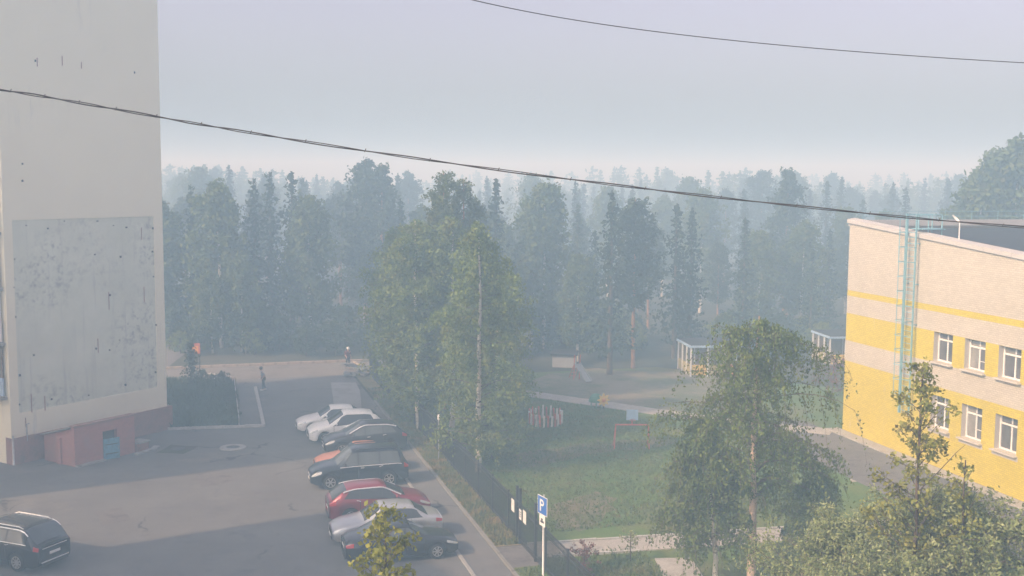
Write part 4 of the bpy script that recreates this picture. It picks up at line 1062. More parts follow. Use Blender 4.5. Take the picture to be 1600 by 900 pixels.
# ------------------------------------------------------------------ orange board at the road, low fence round the plot
p = g(306, 583); ob = empty('road_board', (p.x, p.y, 0), 0.1, 'orange-red board on a dark post by the far road', 'sign')
MB().tube([(-.3, 0, 0), (-.3, 0, 2.3)], .05, 7).build('post', M['dark_metal'], ob); MB().tube([(.3, 0, 0), (.3, 0, 2.3)], .04, 7).build('post', M['dark_metal'], ob)
MB().box((0, -.06, 1.95), (.75, .03, .8)).build('border', M['red_paint'], ob); MB().box((0, -.08, 1.9), (.5, .012, .5)).build('panel', M['orange_paint'], ob)
plot = [g(262, 672), g(371, 667.5), g(366, 601), g(311, 592), g(240, 596)]
sheet('plot_lawn', plot, .06, M['lawn'])
lf_ = empty('low_fence', plot[3], 0, 'low lattice garden fence round the shaded grass plot', 'fence')
def low_run(a, b):
    a = a - plot[3]; b = b - plot[3]; n = int((b - a).length / .42); d = (b - a) / n
    for z in (.12, .55): MB().bar(a + Vector((0, 0, z)), b + Vector((0, 0, z)), .025).build('rail', M['white_paint'], lf_)
    for i in range(n + 1):
        q = a + d * i; MB().bar(q, q + Vector((0, 0, .62)), .03).build('post', M['white_paint'], lf_)
        if i < n: MB().bar(q + Vector((0, 0, .14)), q + d + Vector((0, 0, .53)), .016).build('brace', M['grey_metal'], lf_); MB().bar(q + Vector((0, 0, .53)), q + d + Vector((0, 0, .14)), .016).build('brace', M['grey_metal'], lf_)
low_run(plot[3], plot[2]); low_run(plot[2], plot[1] + Vector((0, .4, 0)))

# ------------------------------------------------------------------ people
def skin_mesh(name, verts, edges, radii, mat, parent, root_i=0):
    me = bpy.data.meshes.new(name); me.from_pydata(verts, edges, []); me.materials.append(mat)
    o = link(name, me, parent); m = o.modifiers.new('skin', 'SKIN'); m.use_smooth_shade = True
    for i, rr in enumerate(radii):
        sv = me.skin_vertices[0].data[i]; sv.radius = (rr, rr) if not isinstance(rr, tuple) else rr; sv.use_root = (i == root_i)
    sb = o.modifiers.new('sub', 'SUBSURF'); sb.levels = 1; sb.render_levels = 1
    return o
def person(loc, rz, label, H, top_m, leg_m, cap=None, stride=.16, hunch=.06, bag=False):
    r = empty('person', loc, rz, label, 'person'); k = H / 1.72     # faces +x
    J = {'pel': (0, 0, .92), 'chest': (.03 + hunch * .5, 0, 1.30), 'neck': (.05 + hunch, 0, 1.46), 'head': (.09 + hunch * 1.4, 0, 1.60), 'crown': (.09 + hunch * 1.4, 0, 1.66),
         'shL': (.04 + hunch, .18, 1.40), 'elL': (-.02, .23, 1.13), 'wrL': (.10, .22, .93), 'shR': (.04 + hunch, -.18, 1.40), 'elR': (.06, -.23, 1.13), 'wrR': (.2, -.2, .97),
         'hpL': (0, .09, .88), 'knL': (stride * .55, .10, .49), 'anL': (stride * .6, .10, .09), 'toL': (stride * .6 + .15, .10, .045),
         'hpR': (0, -.09, .88), 'knR': (-stride * .1, -.10, .48), 'anR': (-stride * 1.1, -.10, .11), 'toR': (-stride * 1.1 + .15, -.10, .045)}
    J = {n: Vector(v) * k for n, v in J.items()}
    names = list(J); idx = {n: i for i, n in enumerate(names)}
    rad = dict(pel=.12, chest=.135, neck=.055, head=.09, crown=.075, shL=.06, elL=.043, wrL=.03, shR=.06, elR=.043, wrR=.03, hpL=.085, knL=.055, anL=.038, toL=.03, hpR=.085, knR=.055, anR=.038, toR=.03)
    E = [('pel', 'chest'), ('chest', 'neck'), ('neck', 'head'), ('head', 'crown'), ('chest', 'shL'), ('shL', 'elL'), ('elL', 'wrL'), ('chest', 'shR'), ('shR', 'elR'), ('elR', 'wrR'),
         ('pel', 'hpL'), ('hpL', 'knL'), ('knL', 'anL'), ('anL', 'toL'), ('pel', 'hpR'), ('hpR', 'knR'), ('knR', 'anR'), ('anR', 'toR')]
    V = [J[n] for n in names]; ED = [(idx[a], idx[b]) for a, b in E]; RR = [rad[n] * k for n in names]
    # fingers and thumb, short chains rooted in the wrist
    for sd, w, el in ((1, 'wrL', 'elL'), (-1, 'wrR', 'elR')):
        d = (J[w] - J[el]).normalized(); palm = J[w] + d * .07 * k; V.append(palm); RR.append(.026 * k); pi = len(V) - 1; ED.append((idx[w], pi))
        for f in range(4):
            q = palm + d * (.05 - .006 * abs(f - 1.5)) * k + Vector((.016 * (f - 1.5), 0, 0)) * k; q2 = q + (d + Vector((.3, 0, -.1))).normalized() * .035 * k
            V += [q, q2]; RR += [.009 * k, .008 * k]; ED += [(pi, len(V) - 2), (len(V) - 2, len(V) - 1)]
        q = J[w] + d * .05 * k + Vector((.045, 0, 0)) * k; V.append(q); RR.append(.010 * k); ED.append((pi, len(V) - 1))
    skin_mesh('body', [tuple(v) for v in V], ED, RR, M['skin'], r)
    def sub(nm, parts, edges, grow, mat):
        ii = {n: i for i, n in enumerate(parts)}
        return skin_mesh(nm, [tuple(J[n]) for n in parts], [(ii[a], ii[b]) for a, b in edges], [rad[n] * k * 1.0 + grow for n in parts], mat, r)
    sub('shirt', ['pel', 'chest', 'shL', 'elL', 'shR', 'elR'], [('pel', 'chest'), ('chest', 'shL'), ('shL', 'elL'), ('chest', 'shR'), ('shR', 'elR')], .03, top_m)
    sub('trousers', ['pel', 'hpL', 'knL', 'anL', 'hpR', 'knR', 'anR'], [('pel', 'hpL'), ('hpL', 'knL'), ('knL', 'anL'), ('pel', 'hpR'), ('hpR', 'knR'), ('knR', 'anR')], .022, leg_m)
    hd_ = J['head']
    hr = MB().lathe([(0, .135), (.06, .125), (.105, .08), (.118, .02), (.11, -.05), (.08, -.10)], (0, 0, 0), 'z', 14).build('hair' if not cap else 'cap', cap or M['hair'], r, True, loc=hd_ + Vector((-.028, 0, .045)) * k); hr.rotation_euler = (0, -.45, 0)
    fc = hd_ + Vector((.095, 0, 0)) * k
    MB().lathe([(0, .03), (.014, 0), (.018, -.02), (0, -.03)], (0, 0, 0), 'z', 6).build('nose', M['skin'], r, loc=fc + Vector((.0, 0, -.01)))
    for sy in (-1, 1):
        MB().lathe([(0, .011), (.011, 0), (0, -.011)], (0, 0, 0), 'z', 6).build('eye', M['trim'], r, loc=fc + Vector((-.012, sy * .034, .018)))
        MB().lathe([(0, .03), (.014, 0), (0, -.03)], (0, 0, 0), 'z', 6).build('ear', M['skin'], r, loc=hd_ + Vector((0, sy * .1, 0)))
    MB().box(fc + Vector((-.008, 0, -.05)), (.01, .045, .01)).build('mouth', M['cloth_maroon'], r)
    for n in ('L', 'R'):
        a, t = J['an' + n], J['to' + n]; MB().tube([a + Vector((-.05, 0, -.05)), (a + t) / 2 + Vector((0, 0, -.03)), t + Vector((.03, 0, -.005))], [.042, .048, .034], 8).build('shoe', M['frame_white'] if not cap else M['trim'], r, True)
    return r
p = g(412, 610); person((p.x, p.y, .01), math.radians(200), 'dark-haired person in grey top and dark trousers walking across the courtyard', 1.68, M['cloth_grey'], M['cloth_dark'], None, .14, .08)
p = g(543.5, 577); person((p.x, p.y, .02), math.radians(-60), 'person in dark red clothes and white cap standing at the far road', 1.75, M['cloth_maroon'], M['cloth_dark'], M['frame_white'], .06, .02)
# heap of broken slabs by the trees at the road end
hp = empty('slab_heap', g(566, 588), .3, 'heap of pale broken slabs under the trees at the road end', 'rubble')
rg = random.Random(8)
for i in range(9):
    MB().box((0, 0, 0), (rg.uniform(.7, 1.7), rg.uniform(.4, .8), .12)).build('slab', M['concrete'], hp, loc=(rg.uniform(-1.2, 1.3), rg.uniform(-.9, 1.2), .12 + i * .09), rot=(rg.uniform(-.3, .3), rg.uniform(-.35, .35), rg.uniform(0, 3)))

# ------------------------------------------------------------------ trees
def leaf_geo(P, size, rs, aspect=0.6, hang=0.0):
    """diamond leaves at points P; hang in 0..1 turns the long axis downwards"""
    n = len(P); a = rs.normal(size=(n, 3)); a[:, 2] -= hang * 2.0
    a /= np.linalg.norm(a, axis=1, keepdims=True) + 1e-9
    b = rs.normal(size=(n, 3)); b -= (b * a).sum(1, keepdims=True) * a; b /= np.linalg.norm(b, axis=1, keepdims=True) + 1e-9
    s = size * rs.uniform(0.65, 1.3, size=(n, 1))
    V = np.empty((n, 4, 3)); V[:, 0] = P - a * s * .5; V[:, 1] = P + b * s * .5 * aspect; V[:, 2] = P + a * s * .5; V[:, 3] = P - b * s * .5 * aspect
    F = np.arange(4 * n).reshape(n, 4)
    return V.reshape(-1, 3), F
def tube_np(pts, rad, seg=5):
    pts = np.asarray(pts, float); n = len(pts); d = np.gradient(pts, axis=0); d /= np.linalg.norm(d, axis=1, keepdims=True) + 1e-9
    ref = np.where(np.abs(d[:, 2:3]) < .9, np.array([[0, 0, 1.0]]), np.array([[1.0, 0, 0]]))
    x = np.cross(d, ref); x /= np.linalg.norm(x, axis=1, keepdims=True) + 1e-9; y = np.cross(d, x)
    a = np.arange(seg) * 2 * math.pi / seg; rad = np.asarray(rad, float).reshape(-1, 1, 1)
    V = pts[:, None, :] + (x[:, None, :] * np.cos(a)[None, :, None] + y[:, None, :] * np.sin(a)[None, :, None]) * rad
    F = []
    for i in range(n - 1):
        for k in range(seg): F.append((i * seg + k, i * seg + (k + 1) % seg, (i + 1) * seg + (k + 1) % seg, (i + 1) * seg + k))
    return V.reshape(-1, 3), np.array(F)
class Geo:
    def __init__(s): s.V = []; s.F = []; s.T = []; s.n = 0
    def add(s, V, F, t=None):
        s.V.append(V); s.F.append(F + s.n); s.T.append(np.full(len(V), .5) if t is None else t); s.n += len(V)
    def mesh(s, name, mat, smooth=False):
        return np_mesh(name, np.concatenate(s.V), np.concatenate(s.F), mat, smooth, np.concatenate(s.T))

def broadleaf(seed, H, r0, prof, t0=.15, nl=30, nt=9, nlf=14, leaf=.12, up=.5, droop=.3, twig=.7, aspect=.6, lean=0.0, jit=.09, hang=.2, limb_r=.35, wob=.02, stems=1, crook=.15, bark='bark_birch', lm='leaf_birch', branchlets=False, clump=.75, limb_bark='bark_limb', gap=None, gap_z=(0, .8), gap_w=.55, clear=None):
    rs = np.random.RandomState(seed); tr = Geo(); cr = Geo(); br = Geo()
    z = np.linspace(0, 1, 12)
    base = np.stack([np.cumsum(rs.normal(0, wob * H / 12 * 3, 12)) + lean * H * z ** 1.5, np.cumsum(rs.normal(0, wob * H / 12 * 3, 12)), z * H], 1); base[0, :2] = 0
    tr.add(*tube_np(base, r0 * (1 - .93 * z ** 1.1) + .01, 8))
    P = []; T = []
    for i in range(nl):
        t = t0 + (1 - t0) * ((i + .5) / nl); h = t * .985
        q = (t - t0) / (1 - t0)
        st = np.array([np.interp(h, z, base[:, j]) for j in range(3)])
        az = 2.39996 * i + rs.uniform(-.5, .5); R = max(.15, prof(q)) * rs.uniform(.62, 1.15)
        upi = up * rs.uniform(.6, 1.4)
        if gap is not None and abs((az - gap + math.pi) % (2 * math.pi) - math.pi) < gap_w and gap_z[0] < t < gap_z[1]: R *= .35
        f = np.linspace(0, 1, 6)
        wv = np.cumsum(rs.normal(0, crook * R / 6, (6, 3)), 0); wv[0] = 0
        L = st + np.stack([np.cos(az) * R * f, np.sin(az) * R * f, R * (upi * f - droop * f ** 2)], 1) + wv
        rr = max(.008, r0 * limb_r * (1 - t * .75))
        br.add(*tube_np(L, rr * (1 - .85 * f) + .004, 5))
        dens = 1.0 if rs.rand() < clump else .35
        for k in range(max(2, int(nt * dens * (.5 + .5 * min(1, R / 1.5))))):
            u_ = rs.uniform(.1, 1.0) ** .8; sp = np.array([np.interp(u_, f, L[:, j]) for j in range(3)])
            d = rs.normal(size=3) * .7 + np.array([math.cos(az), math.sin(az), .15]) * .6; d /= np.linalg.norm(d)
            tl = twig * rs.uniform(.5, 1.3) * (.45 + .55 * min(1, R / 2)); g_ = np.linspace(0, 1, nlf) ** .8
            pts = sp + d * tl * g_[:, None] * (1 - .5 * hang) + np.array([0, 0, -1.0]) * (tl * hang * 1.5 * g_ ** 2)[:, None]
            if branchlets: br.add(*tube_np(pts[::max(1, nlf // 4)], np.full(len(pts[::max(1, nlf // 4)]), .006), 3))
            tw = rs.uniform(0, 1)
            P.append(pts + rs.normal(0, jit, pts.shape)); T.append(np.clip(tw * .6 + rs.uniform(0, .45, nlf), 0, 1))
    P = np.concatenate(P); T = np.concatenate(T)
    if clear is not None:                      # an opening in the leaves through which the trunk shows
        tx = np.interp(P[:, 2], base[:, 2], base[:, 0]); ty_ = np.interp(P[:, 2], base[:, 2], base[:, 1])
        cx_, cy_ = math.cos(gap), math.sin(gap); dx, dy = P[:, 0] - tx, P[:, 1] - ty_
        wid = clear[2] * (.6 + .4 * np.sin(P[:, 2] * 2.3) * np.sin(P[:, 2] * 5.1 + 1))
        kill = (dx * cx_ + dy * cy_ > -.1) & (np.abs(dx * cy_ - dy * cx_) < wid) & (P[:, 2] > clear[0]) & (P[:, 2] < clear[1])
        P = P[~kill]; T = T[~kill]
    V, F = leaf_geo(P, leaf, rs, aspect, hang)
    cr.add(V, F, np.repeat(T, 4))
    return tr.mesh('trunk', M[bark], True), cr.mesh('crown', M[lm]), br.mesh('branches', M[limb_bark], True)
def spruce(seed, H, R, whorls=34, nb=7, nq=9, q=.36, bare=.08, mat='leaf_spruce', merged=None, power=.85):
    rs = np.random.RandomState(seed); tr = Geo(); cr = Geo()
    z = np.linspace(0, 1, 6); tr.add(*tube_np(np.stack([z * 0, z * 0, z * H], 1), .017 * H * (1 - .95 * z) + .01, 6))
    P = []; T = []
    for i in range(whorls):
        t = bare + (1 - bare) * i / whorls; r = R * (1 - t) ** power * rs.uniform(.72, 1.12) + .12
        gap = rs.rand() < .1
        for k in range(nb):
            if gap and k % 2: continue
            az = rs.uniform(0, 6.283); rr = r * rs.uniform(.6, 1.15); m = max(2, int(nq * rr / R) + 2); f = np.linspace(.12, 1, m)
            P.append(np.stack([np.cos(az) * rr * f, np.sin(az) * rr * f, t * H - rr * (.22 * f + .1 * np.sin(f * 3)) + .08 * rr * f ** 3], 1) + rs.normal(0, .07, (m, 3)))
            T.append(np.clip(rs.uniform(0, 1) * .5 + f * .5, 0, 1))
    tp = np.linspace(.95, 1.0, 5); P.append(np.stack([tp * 0, tp * 0, tp * H], 1)); T.append(np.ones(5))
    P = np.concatenate(P); T = np.concatenate(T)
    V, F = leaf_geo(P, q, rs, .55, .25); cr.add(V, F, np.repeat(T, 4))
    if merged is not None: return tr, cr
    return tr.mesh('trunk', M['bark_dark'], True), cr.mesh('crown', M[mat])
def place_tree(name, meshes, loc, rz=0.0, sc=1.0, label=None, group=None, cat='tree', scz=None):
    r = empty(name, loc, rz, label, cat, group); r.scale = (sc, sc, scz or sc)
    link('trunk', meshes[0], r); link('crown', meshes[1], r)
    if len(meshes) > 2: link('branches', meshes[2], r)
    return r
def egg(R, lo=.55, peak=.35):
    return lambda q: R * (lo + (1 - lo) * math.sin(min(1, q / peak) * math.pi / 2)) * (1 - max(0, (q - peak) / (1 - peak)) ** 1.7) ** .75 + .12
def cone(R): return lambda q: R * (1 - q) ** .7 + .15

# weeping birch at the right
bx = g(1174, 930)
def weep(q): return (1.9 + 1.25 * math.sin(math.pi * min(1, q * 1.05) ** .8)) * (1 - max(0, (q - .7) / .3) ** 2) ** .5 + .15
wb = broadleaf(21, 10.3, .17, weep, .34, 56, 27, 28, .115, .62, .55, 1.35, .6, -.01, .075, .7, .26, .012, bark='bark_pink_lit', lm='leaf_birch', branchlets=True, clump=.5, gap=-math.pi / 2 - .4, gap_z=(0, .5), gap_w=.9, clear=(1.0, 5.0, .34))
place_tree('birch_tree', wb, (bx.x, bx.y, 0), .4, 1, 'large weeping birch with lit pinkish trunk in front of the kindergarten')
bx2 = g(1120, 925)
wb2 = broadleaf(22, 6.6, .10, lambda q: 1.75 * math.sin(math.pi * min(.96, .25 + .75 * q)) + .15, .22, 40, 26, 26, .125, .6, .6, 1.1, .6, -.10, .08, .68, .3, .02, branchlets=True, clump=.65, gap=-math.pi / 2, gap_z=(0, .7), clear=(1.0, 3.9, .22))
place_tree('birch_tree', wb2, (bx2.x, bx2.y, 0), 0.0, 1, 'shorter leaning birch on the left of the large weeping birch')

bx3 = g(1252, 925)
place_tree('birch_tree', wb2, (bx3.x, bx3.y, 0), math.pi * .9, .74, 'shorter birch on the right of the large weeping birch, above the willows')
# birch clump by the fence, middle of the view
def ground_tree(px, py): p = g(px, py); return (p.x, p.y, 0)
b1 = broadleaf(31, 12.9, .16, egg(2.35, .75, .3), .08, 96, 18, 22, .16, .5, .3, 1.0, .65, -.003, .11, .5, .22, .008, lm='leaf_mid', clump=.7, gap=-math.pi / 2 - 1.1 + .1, gap_z=(.12, .85), clear=(3.2, 11.3, .2))
place_tree('birch_tree', b1, ground_tree(747, 738), 1.1, 1, 'tall slender birch with white trunk beside the fence')
b2 = broadleaf(32, 12.6, .16, egg(2.9, .6, .3), .12, 90, 20, 22, .18, .6, .2, 1.0, .65, .0, .12, .3, .22, .012, lm='leaf_mid', clump=.65)
place_tree('birch_tree', b2, ground_tree(655, 672), 2.0, 1, 'broad leafy birch overhanging the far end of the verge')
b3 = broadleaf(33, 11.4, .14, egg(2.6, .6, .35), .12, 85, 20, 22, .18, .6, .2, 1.0, .65, .0, .12, .35, .22, .012, lm='leaf_mid', clump=.65)
place_tree('birch_tree', b3, ground_tree(778, 690), 0.3, .88, 'shaded birch on the lawn side of the tall white-trunked birch')
place_tree('birch_tree', b3, ground_tree(628, 628), 3.3, 1.05, 'leafy birch reaching over the rubble at the road end')
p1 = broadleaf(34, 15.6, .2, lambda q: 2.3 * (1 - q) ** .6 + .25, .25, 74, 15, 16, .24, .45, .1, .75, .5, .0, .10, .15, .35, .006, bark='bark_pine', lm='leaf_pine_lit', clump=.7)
place_tree('birch_tree', b2, ground_tree(706, 668), 4.1, 1.02, 'birch crown filling the middle of the clump under the twin pines')
place_tree('pine_tree', p1, ground_tree(693, 640), 0.5, 1.0, 'pine rising above the birches with two pale green tops, left one')
place_tree('pine_tree', p1, ground_tree(722, 632), 2.6, .97, 'pine rising above the birches with two pale green tops, right one')
bush_m = broadleaf(35, 2.6, .05, egg(1.3, .7, .35), .05, 26, 10, 14, .17, .5, .2, .5, .6, 0, .10, .2, .4, .03, bark='bark_dark', lm='leaf_mid', clump=.9)
for i, (x, y, sc) in enumerate(((735, 728, .85), (768, 716, 1.0), (640, 662, .9), (786, 700, .9))):
    place_tree('bush', bush_m, ground_tree(x, y), i * 1.3, sc, ('low bush at the foot of the white-trunked birch', 'leafy undergrowth bush just right of the white birch trunk', 'low bush at the end of the verge behind the parked cars', 'undergrowth bush on the lawn below the shaded birch')[i], cat='bush')

# foreground: willows, poplar leader, yellow-green sapling
def atz(px, Y): p = atY(px, 600, Y); return (p.x, Y, 0)
w1 = broadleaf(41, 8.0, .14, egg(2.5, .8, .45), .30, 84, 22, 24, .12, .75, .12, .85, .42, 0, .08, .12, .3, .02, bark='bark_dark', lm='leaf_willow', branchlets=True, clump=.85)
place_tree('willow_tree', w1, atz(1338, 26.5), 0.3, .83, 'silvery green willow crown at the bottom right, left part')
place_tree('willow_tree', w1, atz(1400, 24.0), 2.1, .82, 'silvery green willow crown below the thin poplar')
place_tree('willow_tree', w1, atz(1505, 25.5), 4.0, .94, 'silvery green willow crown before the yellow wall, right part')
place_tree('willow_tree', w1, atz(1592, 22.5), 5.2, .80, 'willow crown cut by the right edge of the view')
pw = broadleaf(42, 10.9, .08, lambda q: (1.2 * (1 - q) ** .7 + .12), .40, 58, 8, 14, .105, 1.0, .05, .42, .7, 0, .06, .1, .3, .006, bark='bark_dark', lm='leaf_poplar', branchlets=True, clump=.75)
place_tree('poplar_tree', pw, atz(1432, 25.0), .7, 1, 'thin young poplar rising over the willows before the yellow wall')
pw2 = broadleaf(43, 8.7, .06, lambda q: (.75 * (1 - q) ** .8 + .1), .5, 26, 6, 12, .11, 1.2, .05, .35, .7, 0, .05, .1, .3, .006, bark='bark_dark', lm='leaf_poplar', branchlets=True, clump=.75)
place_tree('poplar_tree', pw2, atz(1512, 24.5), .2, 1, 'small poplar tip sticking out of the willows at right')
sy = broadleaf(44, 8.3, .07, lambda q: (.78 * (1 - q) ** .45 + .1), .55, 34, 8, 13, .12, .8, .08, .38, .72, 0, .06, .15, .3, .006, bark='bark_dark', lm='leaf_yellow', branchlets=True, clump=.9)
place_tree('poplar_tree', sy, atz(600, 22.0), 1.3, 1, 'yellow-green poplar top in front of the black sedan')
# small plants by the entrance path
sp_m = broadleaf(45, 1.15, .018, lambda q: .5 * (1 - q * .3), .62, 12, 4, 9, .09, .5, .1, .22, .6, 0, .04, .1, .3, .01, bark='bark_dark', lm='leaf_willow', branchlets=True)
place_tree('sapling', sp_m, ground_tree(985, 878), 0, 1, 'tiny sapling with a flat pale crown beside the entrance path')
rb_m = broadleaf(46, 1.2, .02, egg(.55, .7, .4), .1, 16, 6, 10, .09, .7, .1, .25, .6, 0, .05, .1, .3, .02, bark='bark_dark', lm='leaf_red', branchlets=True)
place_tree('shrub', rb_m, ground_tree(912, 898), 0, 1.0, 'small reddish shrub by the near end of the fence', cat='shrub')
place_tree('shrub', rb_m, ground_tree(1300, 620), 0, 2.2, 'reddish shrub beside the kindergarten corner pavilion', cat='shrub')
# hedge and little spruce in the shaded plot
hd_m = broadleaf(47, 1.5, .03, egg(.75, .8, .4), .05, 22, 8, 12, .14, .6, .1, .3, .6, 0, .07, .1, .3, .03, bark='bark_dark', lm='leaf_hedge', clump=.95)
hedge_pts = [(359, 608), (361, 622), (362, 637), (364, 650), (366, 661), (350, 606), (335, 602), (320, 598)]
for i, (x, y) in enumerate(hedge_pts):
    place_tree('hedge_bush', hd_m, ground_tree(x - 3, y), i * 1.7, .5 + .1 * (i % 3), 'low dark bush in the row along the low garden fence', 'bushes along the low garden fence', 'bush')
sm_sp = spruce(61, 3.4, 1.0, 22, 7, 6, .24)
place_tree('spruce_tree', sm_sp, ground_tree(300, 606), 0, 1, 'young spruce in the shaded plot below the orange board')

# ---- forest belt
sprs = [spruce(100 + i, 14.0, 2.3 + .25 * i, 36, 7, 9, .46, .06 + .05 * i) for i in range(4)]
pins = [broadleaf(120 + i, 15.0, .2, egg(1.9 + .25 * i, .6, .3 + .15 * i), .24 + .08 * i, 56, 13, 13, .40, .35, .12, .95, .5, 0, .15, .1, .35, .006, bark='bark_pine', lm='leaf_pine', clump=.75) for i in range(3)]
birs = [broadleaf(130 + i, 13.0, .16, egg(2.3 + .2 * i, .6, .35), .18, 64, 14, 14, .36, .6, .2, 1.0, .65, 0, .22, .3, .22, .01, lm='leaf_wood', clump=.75) for i in range(3)]
KIND = {'spruce': (sprs, 14.0), 'pine': (pins, 15.0), 'birch': (birs, 13.0)}
fr_ = random.Random(77)
def forest_tree(kind, px, Y, topy, label, group, v=None, wide=1.0):
    ms, h0 = KIND[kind]; p = atY(px, topy, Y); H = p.z; base = Vector((p.x, Y, 0))
    s = H / h0; m = ms[fr_.randrange(len(ms))] if v is None else ms[v % len(ms)]
    return place_tree(kind + '_tree', m, base, fr_.uniform(0, 6.28), s * wide, label, group, 'tree', s)
# trees that can be told apart
named = [
 ('pine', 571, 112, 250, 'tallest hazy pine top above the forest left of centre, left of a pair'), ('pine', 596, 110, 256, 'tall hazy pine top above the forest left of centre, right of a pair'),
 ('spruce', 298, 100, 288, 'pointed spruce nearest the apartment block in the forest front'), ('spruce', 334, 101, 293, 'pointed spruce second from the apartment block in the forest front'),
 ('spruce', 396, 99, 278, 'dark spruce top with stepped sides behind the walking person'), ('spruce', 421, 104, 268, 'tallest of the dark spruces left of the pine pair'), ('spruce', 455, 106, 268, 'spruce top right beside the tallest dark spruce'),
 ('spruce', 775, 92, 281, 'slim dark spruce rising right of the birch clump'), ('birch', 850, 97, 290, 'rounded pale tree between the slim spruce and the cable'),
 ('spruce', 957, 84, 297, 'tall spruce standing in front of the forest behind the playground'), ('pine', 994, 87, 311, 'pine beside the tall spruce behind the playground'),
 ('spruce', 1058, 92, 318, 'dark double-topped spruce left of the pavilion'), ('spruce', 1082, 93, 326, 'second top of the dark spruces left of the pavilion'),
 ('pine', 1232, 118, 263, 'single tall pine head standing out above the forest at right'), ('birch', 1190, 104, 362, 'rounded hazy tree above the weeping birch'), ('birch', 1255, 106, 345, 'hazy leafy tree next to the kindergarten corner'),
 ('birch', 330, 93, 425, 'yellowish leafy tree low before the forest near the apartment block'), ('birch', 375, 94, 400, 'yellowish leafy tree low before the forest behind the walking person'),
 ('birch', 690, 90, 330, 'leafy forest tree behind the twin pines'), ('birch', 905, 90, 400, 'leafy tree at the edge of the playground earth'),
]
for k, px, Y, ty_, lb in named: forest_tree(k, px, Y, ty_, lb, 'forest trees')
# poplars behind the kindergarten roof
for i, (px, Y, ty_) in enumerate(((1590, 100, 216), (1562, 102, 240), (1533, 101, 268), (1610, 104, 225))):
    forest_tree('birch', px, Y, ty_, ('tallest leafy tree behind the kindergarten roof at the right edge', 'leafy tree behind the kindergarten roof, second from the right edge', 'lower leafy tree behind the kindergarten roof, leftmost of its group', 'leafy tree behind the kindergarten roof cut by the right edge')[i], 'trees behind the kindergarten roof')
rowsY = [(98, 6.8), (110, 6.2), (125, 5.8), (143, 6.0), (164, 6.4), (188, 7.2), (214, 8.2)]
cnt = 0
for ri, (Y, spc) in enumerate(rowsY):
    X = -0.47 * Y
    while X < .50 * Y:
        X += spc * fr_.uniform(.7, 1.3); y = Y + fr_.uniform(-2.5, 2.5); px = 800 + FPX * X / y
        if px < 232 and X > -.47 * Y + 20: continue
        if px < 215: continue
        if px > 1325 and ri < 2: continue
        if 1050 < px < 1120 and y < 98: continue
        kind = fr_.choices(('spruce', 'pine', 'birch'), (.48, .26, .26))[0]
        top = fr_.uniform(292, 350) if ri < 2 else fr_.uniform(278, 325) if ri < 4 else fr_.uniform(266, 300)
        if 830 < px < 1330: top += 18 if ri < 3 else (4 if ri < 4 else 0)
        if px > 1100 and ri < 3: top += 22
        if px < 640: top -= 8
        lab = {'spruce': 'hazy dark spruce standing in the forest belt', 'pine': 'hazy pine standing in the forest belt', 'birch': 'hazy leafy tree standing in the forest belt'}[kind]
        lab += ' behind the far road' if px < 620 else (' behind the birch clump' if px < 830 else (' behind the playground' if px < 1120 else ' beside the kindergarten'))
        forest_tree(kind, px, y, top, lab, lab + ' group'); cnt += 1
# shrubs along the forest foot
for i in range(78):
    px = fr_.uniform(262, 1300); Y = fr_.uniform(91.5, 99) if px < 600 else fr_.uniform(93, 103)
    if 1050 < px < 1130: continue
    p = atY(px, 500, Y)
    zone = 'behind the far road' if px < 600 else 'behind the playground' if px < 1130 else 'beside the kindergarten'
    place_tree('bush', bush_m if i % 3 == 0 else hd_m, (p.x, Y, 0), fr_.uniform(0, 6), fr_.uniform(.7, 1.4) * (1 if i % 3 == 0 else 1.7), 'leafy bush at the forest foot ' + zone, 'bushes at the forest foot ' + zone, 'bush')
# far-off wood: one mass
rs = np.random.RandomState(9)
proto = []
for i in range(5):
    t_, c_ = spruce(200 + i, 16.0, 2.6 + .3 * i, 22, 7, 5, .95, .1, merged=1, power=(.8, .45, .3, .55, .35)[i])
    proto.append((np.concatenate(c_.V), np.concatenate(c_.F), np.concatenate(c_.T)))
far = Geo()
for k in range(800):
    Y = 226 + 220 * rs.rand() ** 1.3; X = rs.uniform(-.45, .52) * Y
    V, F, T = proto[rs.randint(5)]; s = rs.uniform(.70, .98) + .16 * math.sin(X * .05 + Y * .021) ; a = rs.uniform(0, 6.28)
    if Y > 260: s *= 1.08
    R_ = np.array([[math.cos(a), -math.sin(a), 0], [math.sin(a), math.cos(a), 0], [0, 0, 1]])
    far.add((V @ R_.T) * s + np.array([X, Y, 0]), F, T)
tag(link('distant_wood', far.mesh('distant_wood', M['leaf_wood'])), 'far-off hazy wood fading into the smoke', kind='stuff')

# ---- grass tufts on the verge and lawns
def tufts(name, poly_fn, n, hmin, hmax, label, seed, z0=.03, mat='grass'):
    rs = np.random.RandomState(seed); P = []
    while len(P) < n:
        p = poly_fn(rs)
        if p is not None: P.append(p)
    P = np.array(P); h = rs.uniform(hmin, hmax, n); a = rs.uniform(0, 6.28, n); w = rs.uniform(.02, .05, n)
    V = np.empty((n, 4, 3)); dx = np.stack([np.cos(a) * w, np.sin(a) * w, 0 * a], 1)
    lean = rs.normal(0, .4, (n, 2)) * h[:, None]
    b = np.stack([P[:, 0], P[:, 1], np.full(n, z0)], 1); tpp = b + np.stack([lean[:, 0], lean[:, 1], h], 1)
    V[:, 0] = b - dx; V[:, 1] = b + dx; V[:, 2] = tpp + dx * .4; V[:, 3] = tpp - dx * .4
    T = np.repeat(rs.uniform(0, 1, n), 4)
    tag(link(name, np_mesh(name, V.reshape(-1, 3), np.arange(4 * n).reshape(n, 4), M[mat], False, T)), label, kind='stuff')
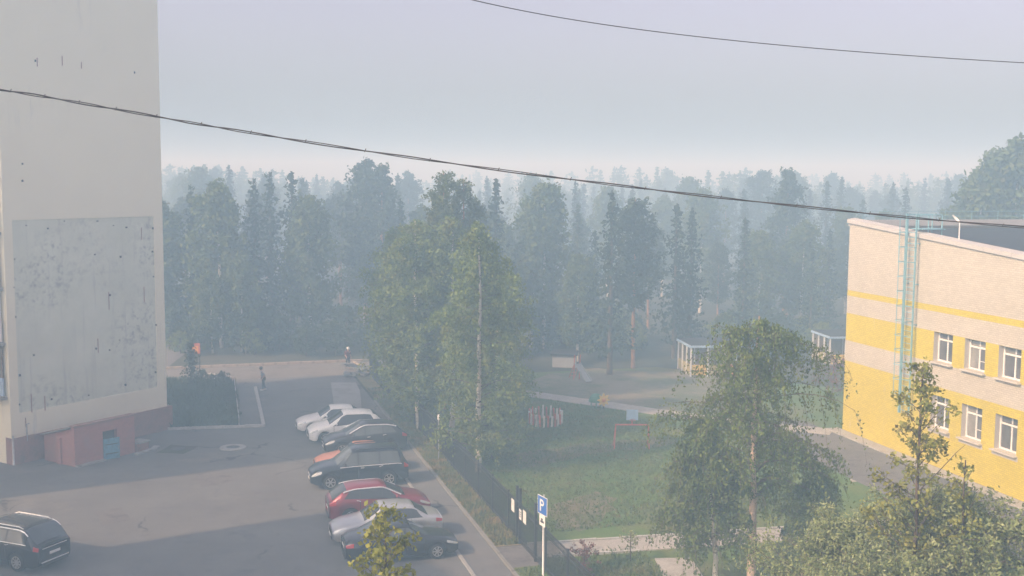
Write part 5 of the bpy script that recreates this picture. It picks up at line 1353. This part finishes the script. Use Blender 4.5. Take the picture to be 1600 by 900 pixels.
def verge_pt(rs):
    s_ = rs.uniform(-.8, 34); p = es(rs.uniform(1.7, 3.1), s_); return (p.x, p.y)
tufts('verge_grass', verge_pt, 14000, .05, .22, 'dry grass tufts on the verge along the fence', 1, mat='grass_dry')
def plot_pt(rs):
    a, b = rs.rand(2); p = plot[0].lerp(plot[1], a).lerp(plot[4].lerp(plot[2], a), b); return (p.x, p.y)
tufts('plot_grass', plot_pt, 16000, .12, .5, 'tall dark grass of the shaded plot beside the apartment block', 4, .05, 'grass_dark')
PA = g(806, 613); PD = (g(1130, 659) - g(806, 613)).normalized()
def lawn_pt(rs):
    e = rs.uniform(3.0, 17); s_ = rs.uniform(.3, 30); p = es(e, s_)
    a_ = PA; v_ = Vector((p.x, p.y, 0)) - a_
    if abs(v_.x * PD.y - v_.y * PD.x) < 1.1 or (v_.x * PD.y - v_.y * PD.x) < 0: return None
    return (p.x, p.y)
tufts('lawn_grass', lawn_pt, 30000, .03, .12, 'short grass of the kindergarten lawn', 2)
def near_pt(rs):
    p = es(rs.uniform(1.7, 7.2), rs.uniform(-12, -3.5) if rs.rand() < .5 else rs.uniform(-12, -2.3))
    e_ = (Vector((p.x, p.y, 0)) - O).dot(Ev); s_ = (Vector((p.x, p.y, 0)) - O).dot(Dv)
    if e_ < 3 and s_ > -3.5: return None
    return (p.x, p.y)
tufts('near_grass', near_pt, 7000, .04, .14, 'short grass below the entrance path', 3)

# ------------------------------------------------------------------ smoke haze
hz = MB().box((0, 330, 13.2), (900, 900, 28.4)).mesh('haze', M['trim']); hz.materials.clear()
hm_ = bpy.data.materials.new('smoke_haze'); hm_.use_nodes = True; nt = hm_.node_tree
for n in list(nt.nodes): nt.nodes.remove(n)
ho = nt.nodes.new('ShaderNodeOutputMaterial'); pv = nt.nodes.new('ShaderNodeVolumePrincipled')
pv.inputs['Color'].default_value = (*HAZE_COLOR, 1); pv.inputs['Density'].default_value = HAZE_DENSITY; pv.inputs['Anisotropy'].default_value = 0.0; pv.inputs['Absorption Color'].default_value = (.72, .60, .70, 1)
nt.links.new(pv.outputs[0], ho.inputs['Volume']); hz.materials.append(hm_)
tag(link('haze', hz), 'even bluish smoke haze filling the air', kind='stuff')
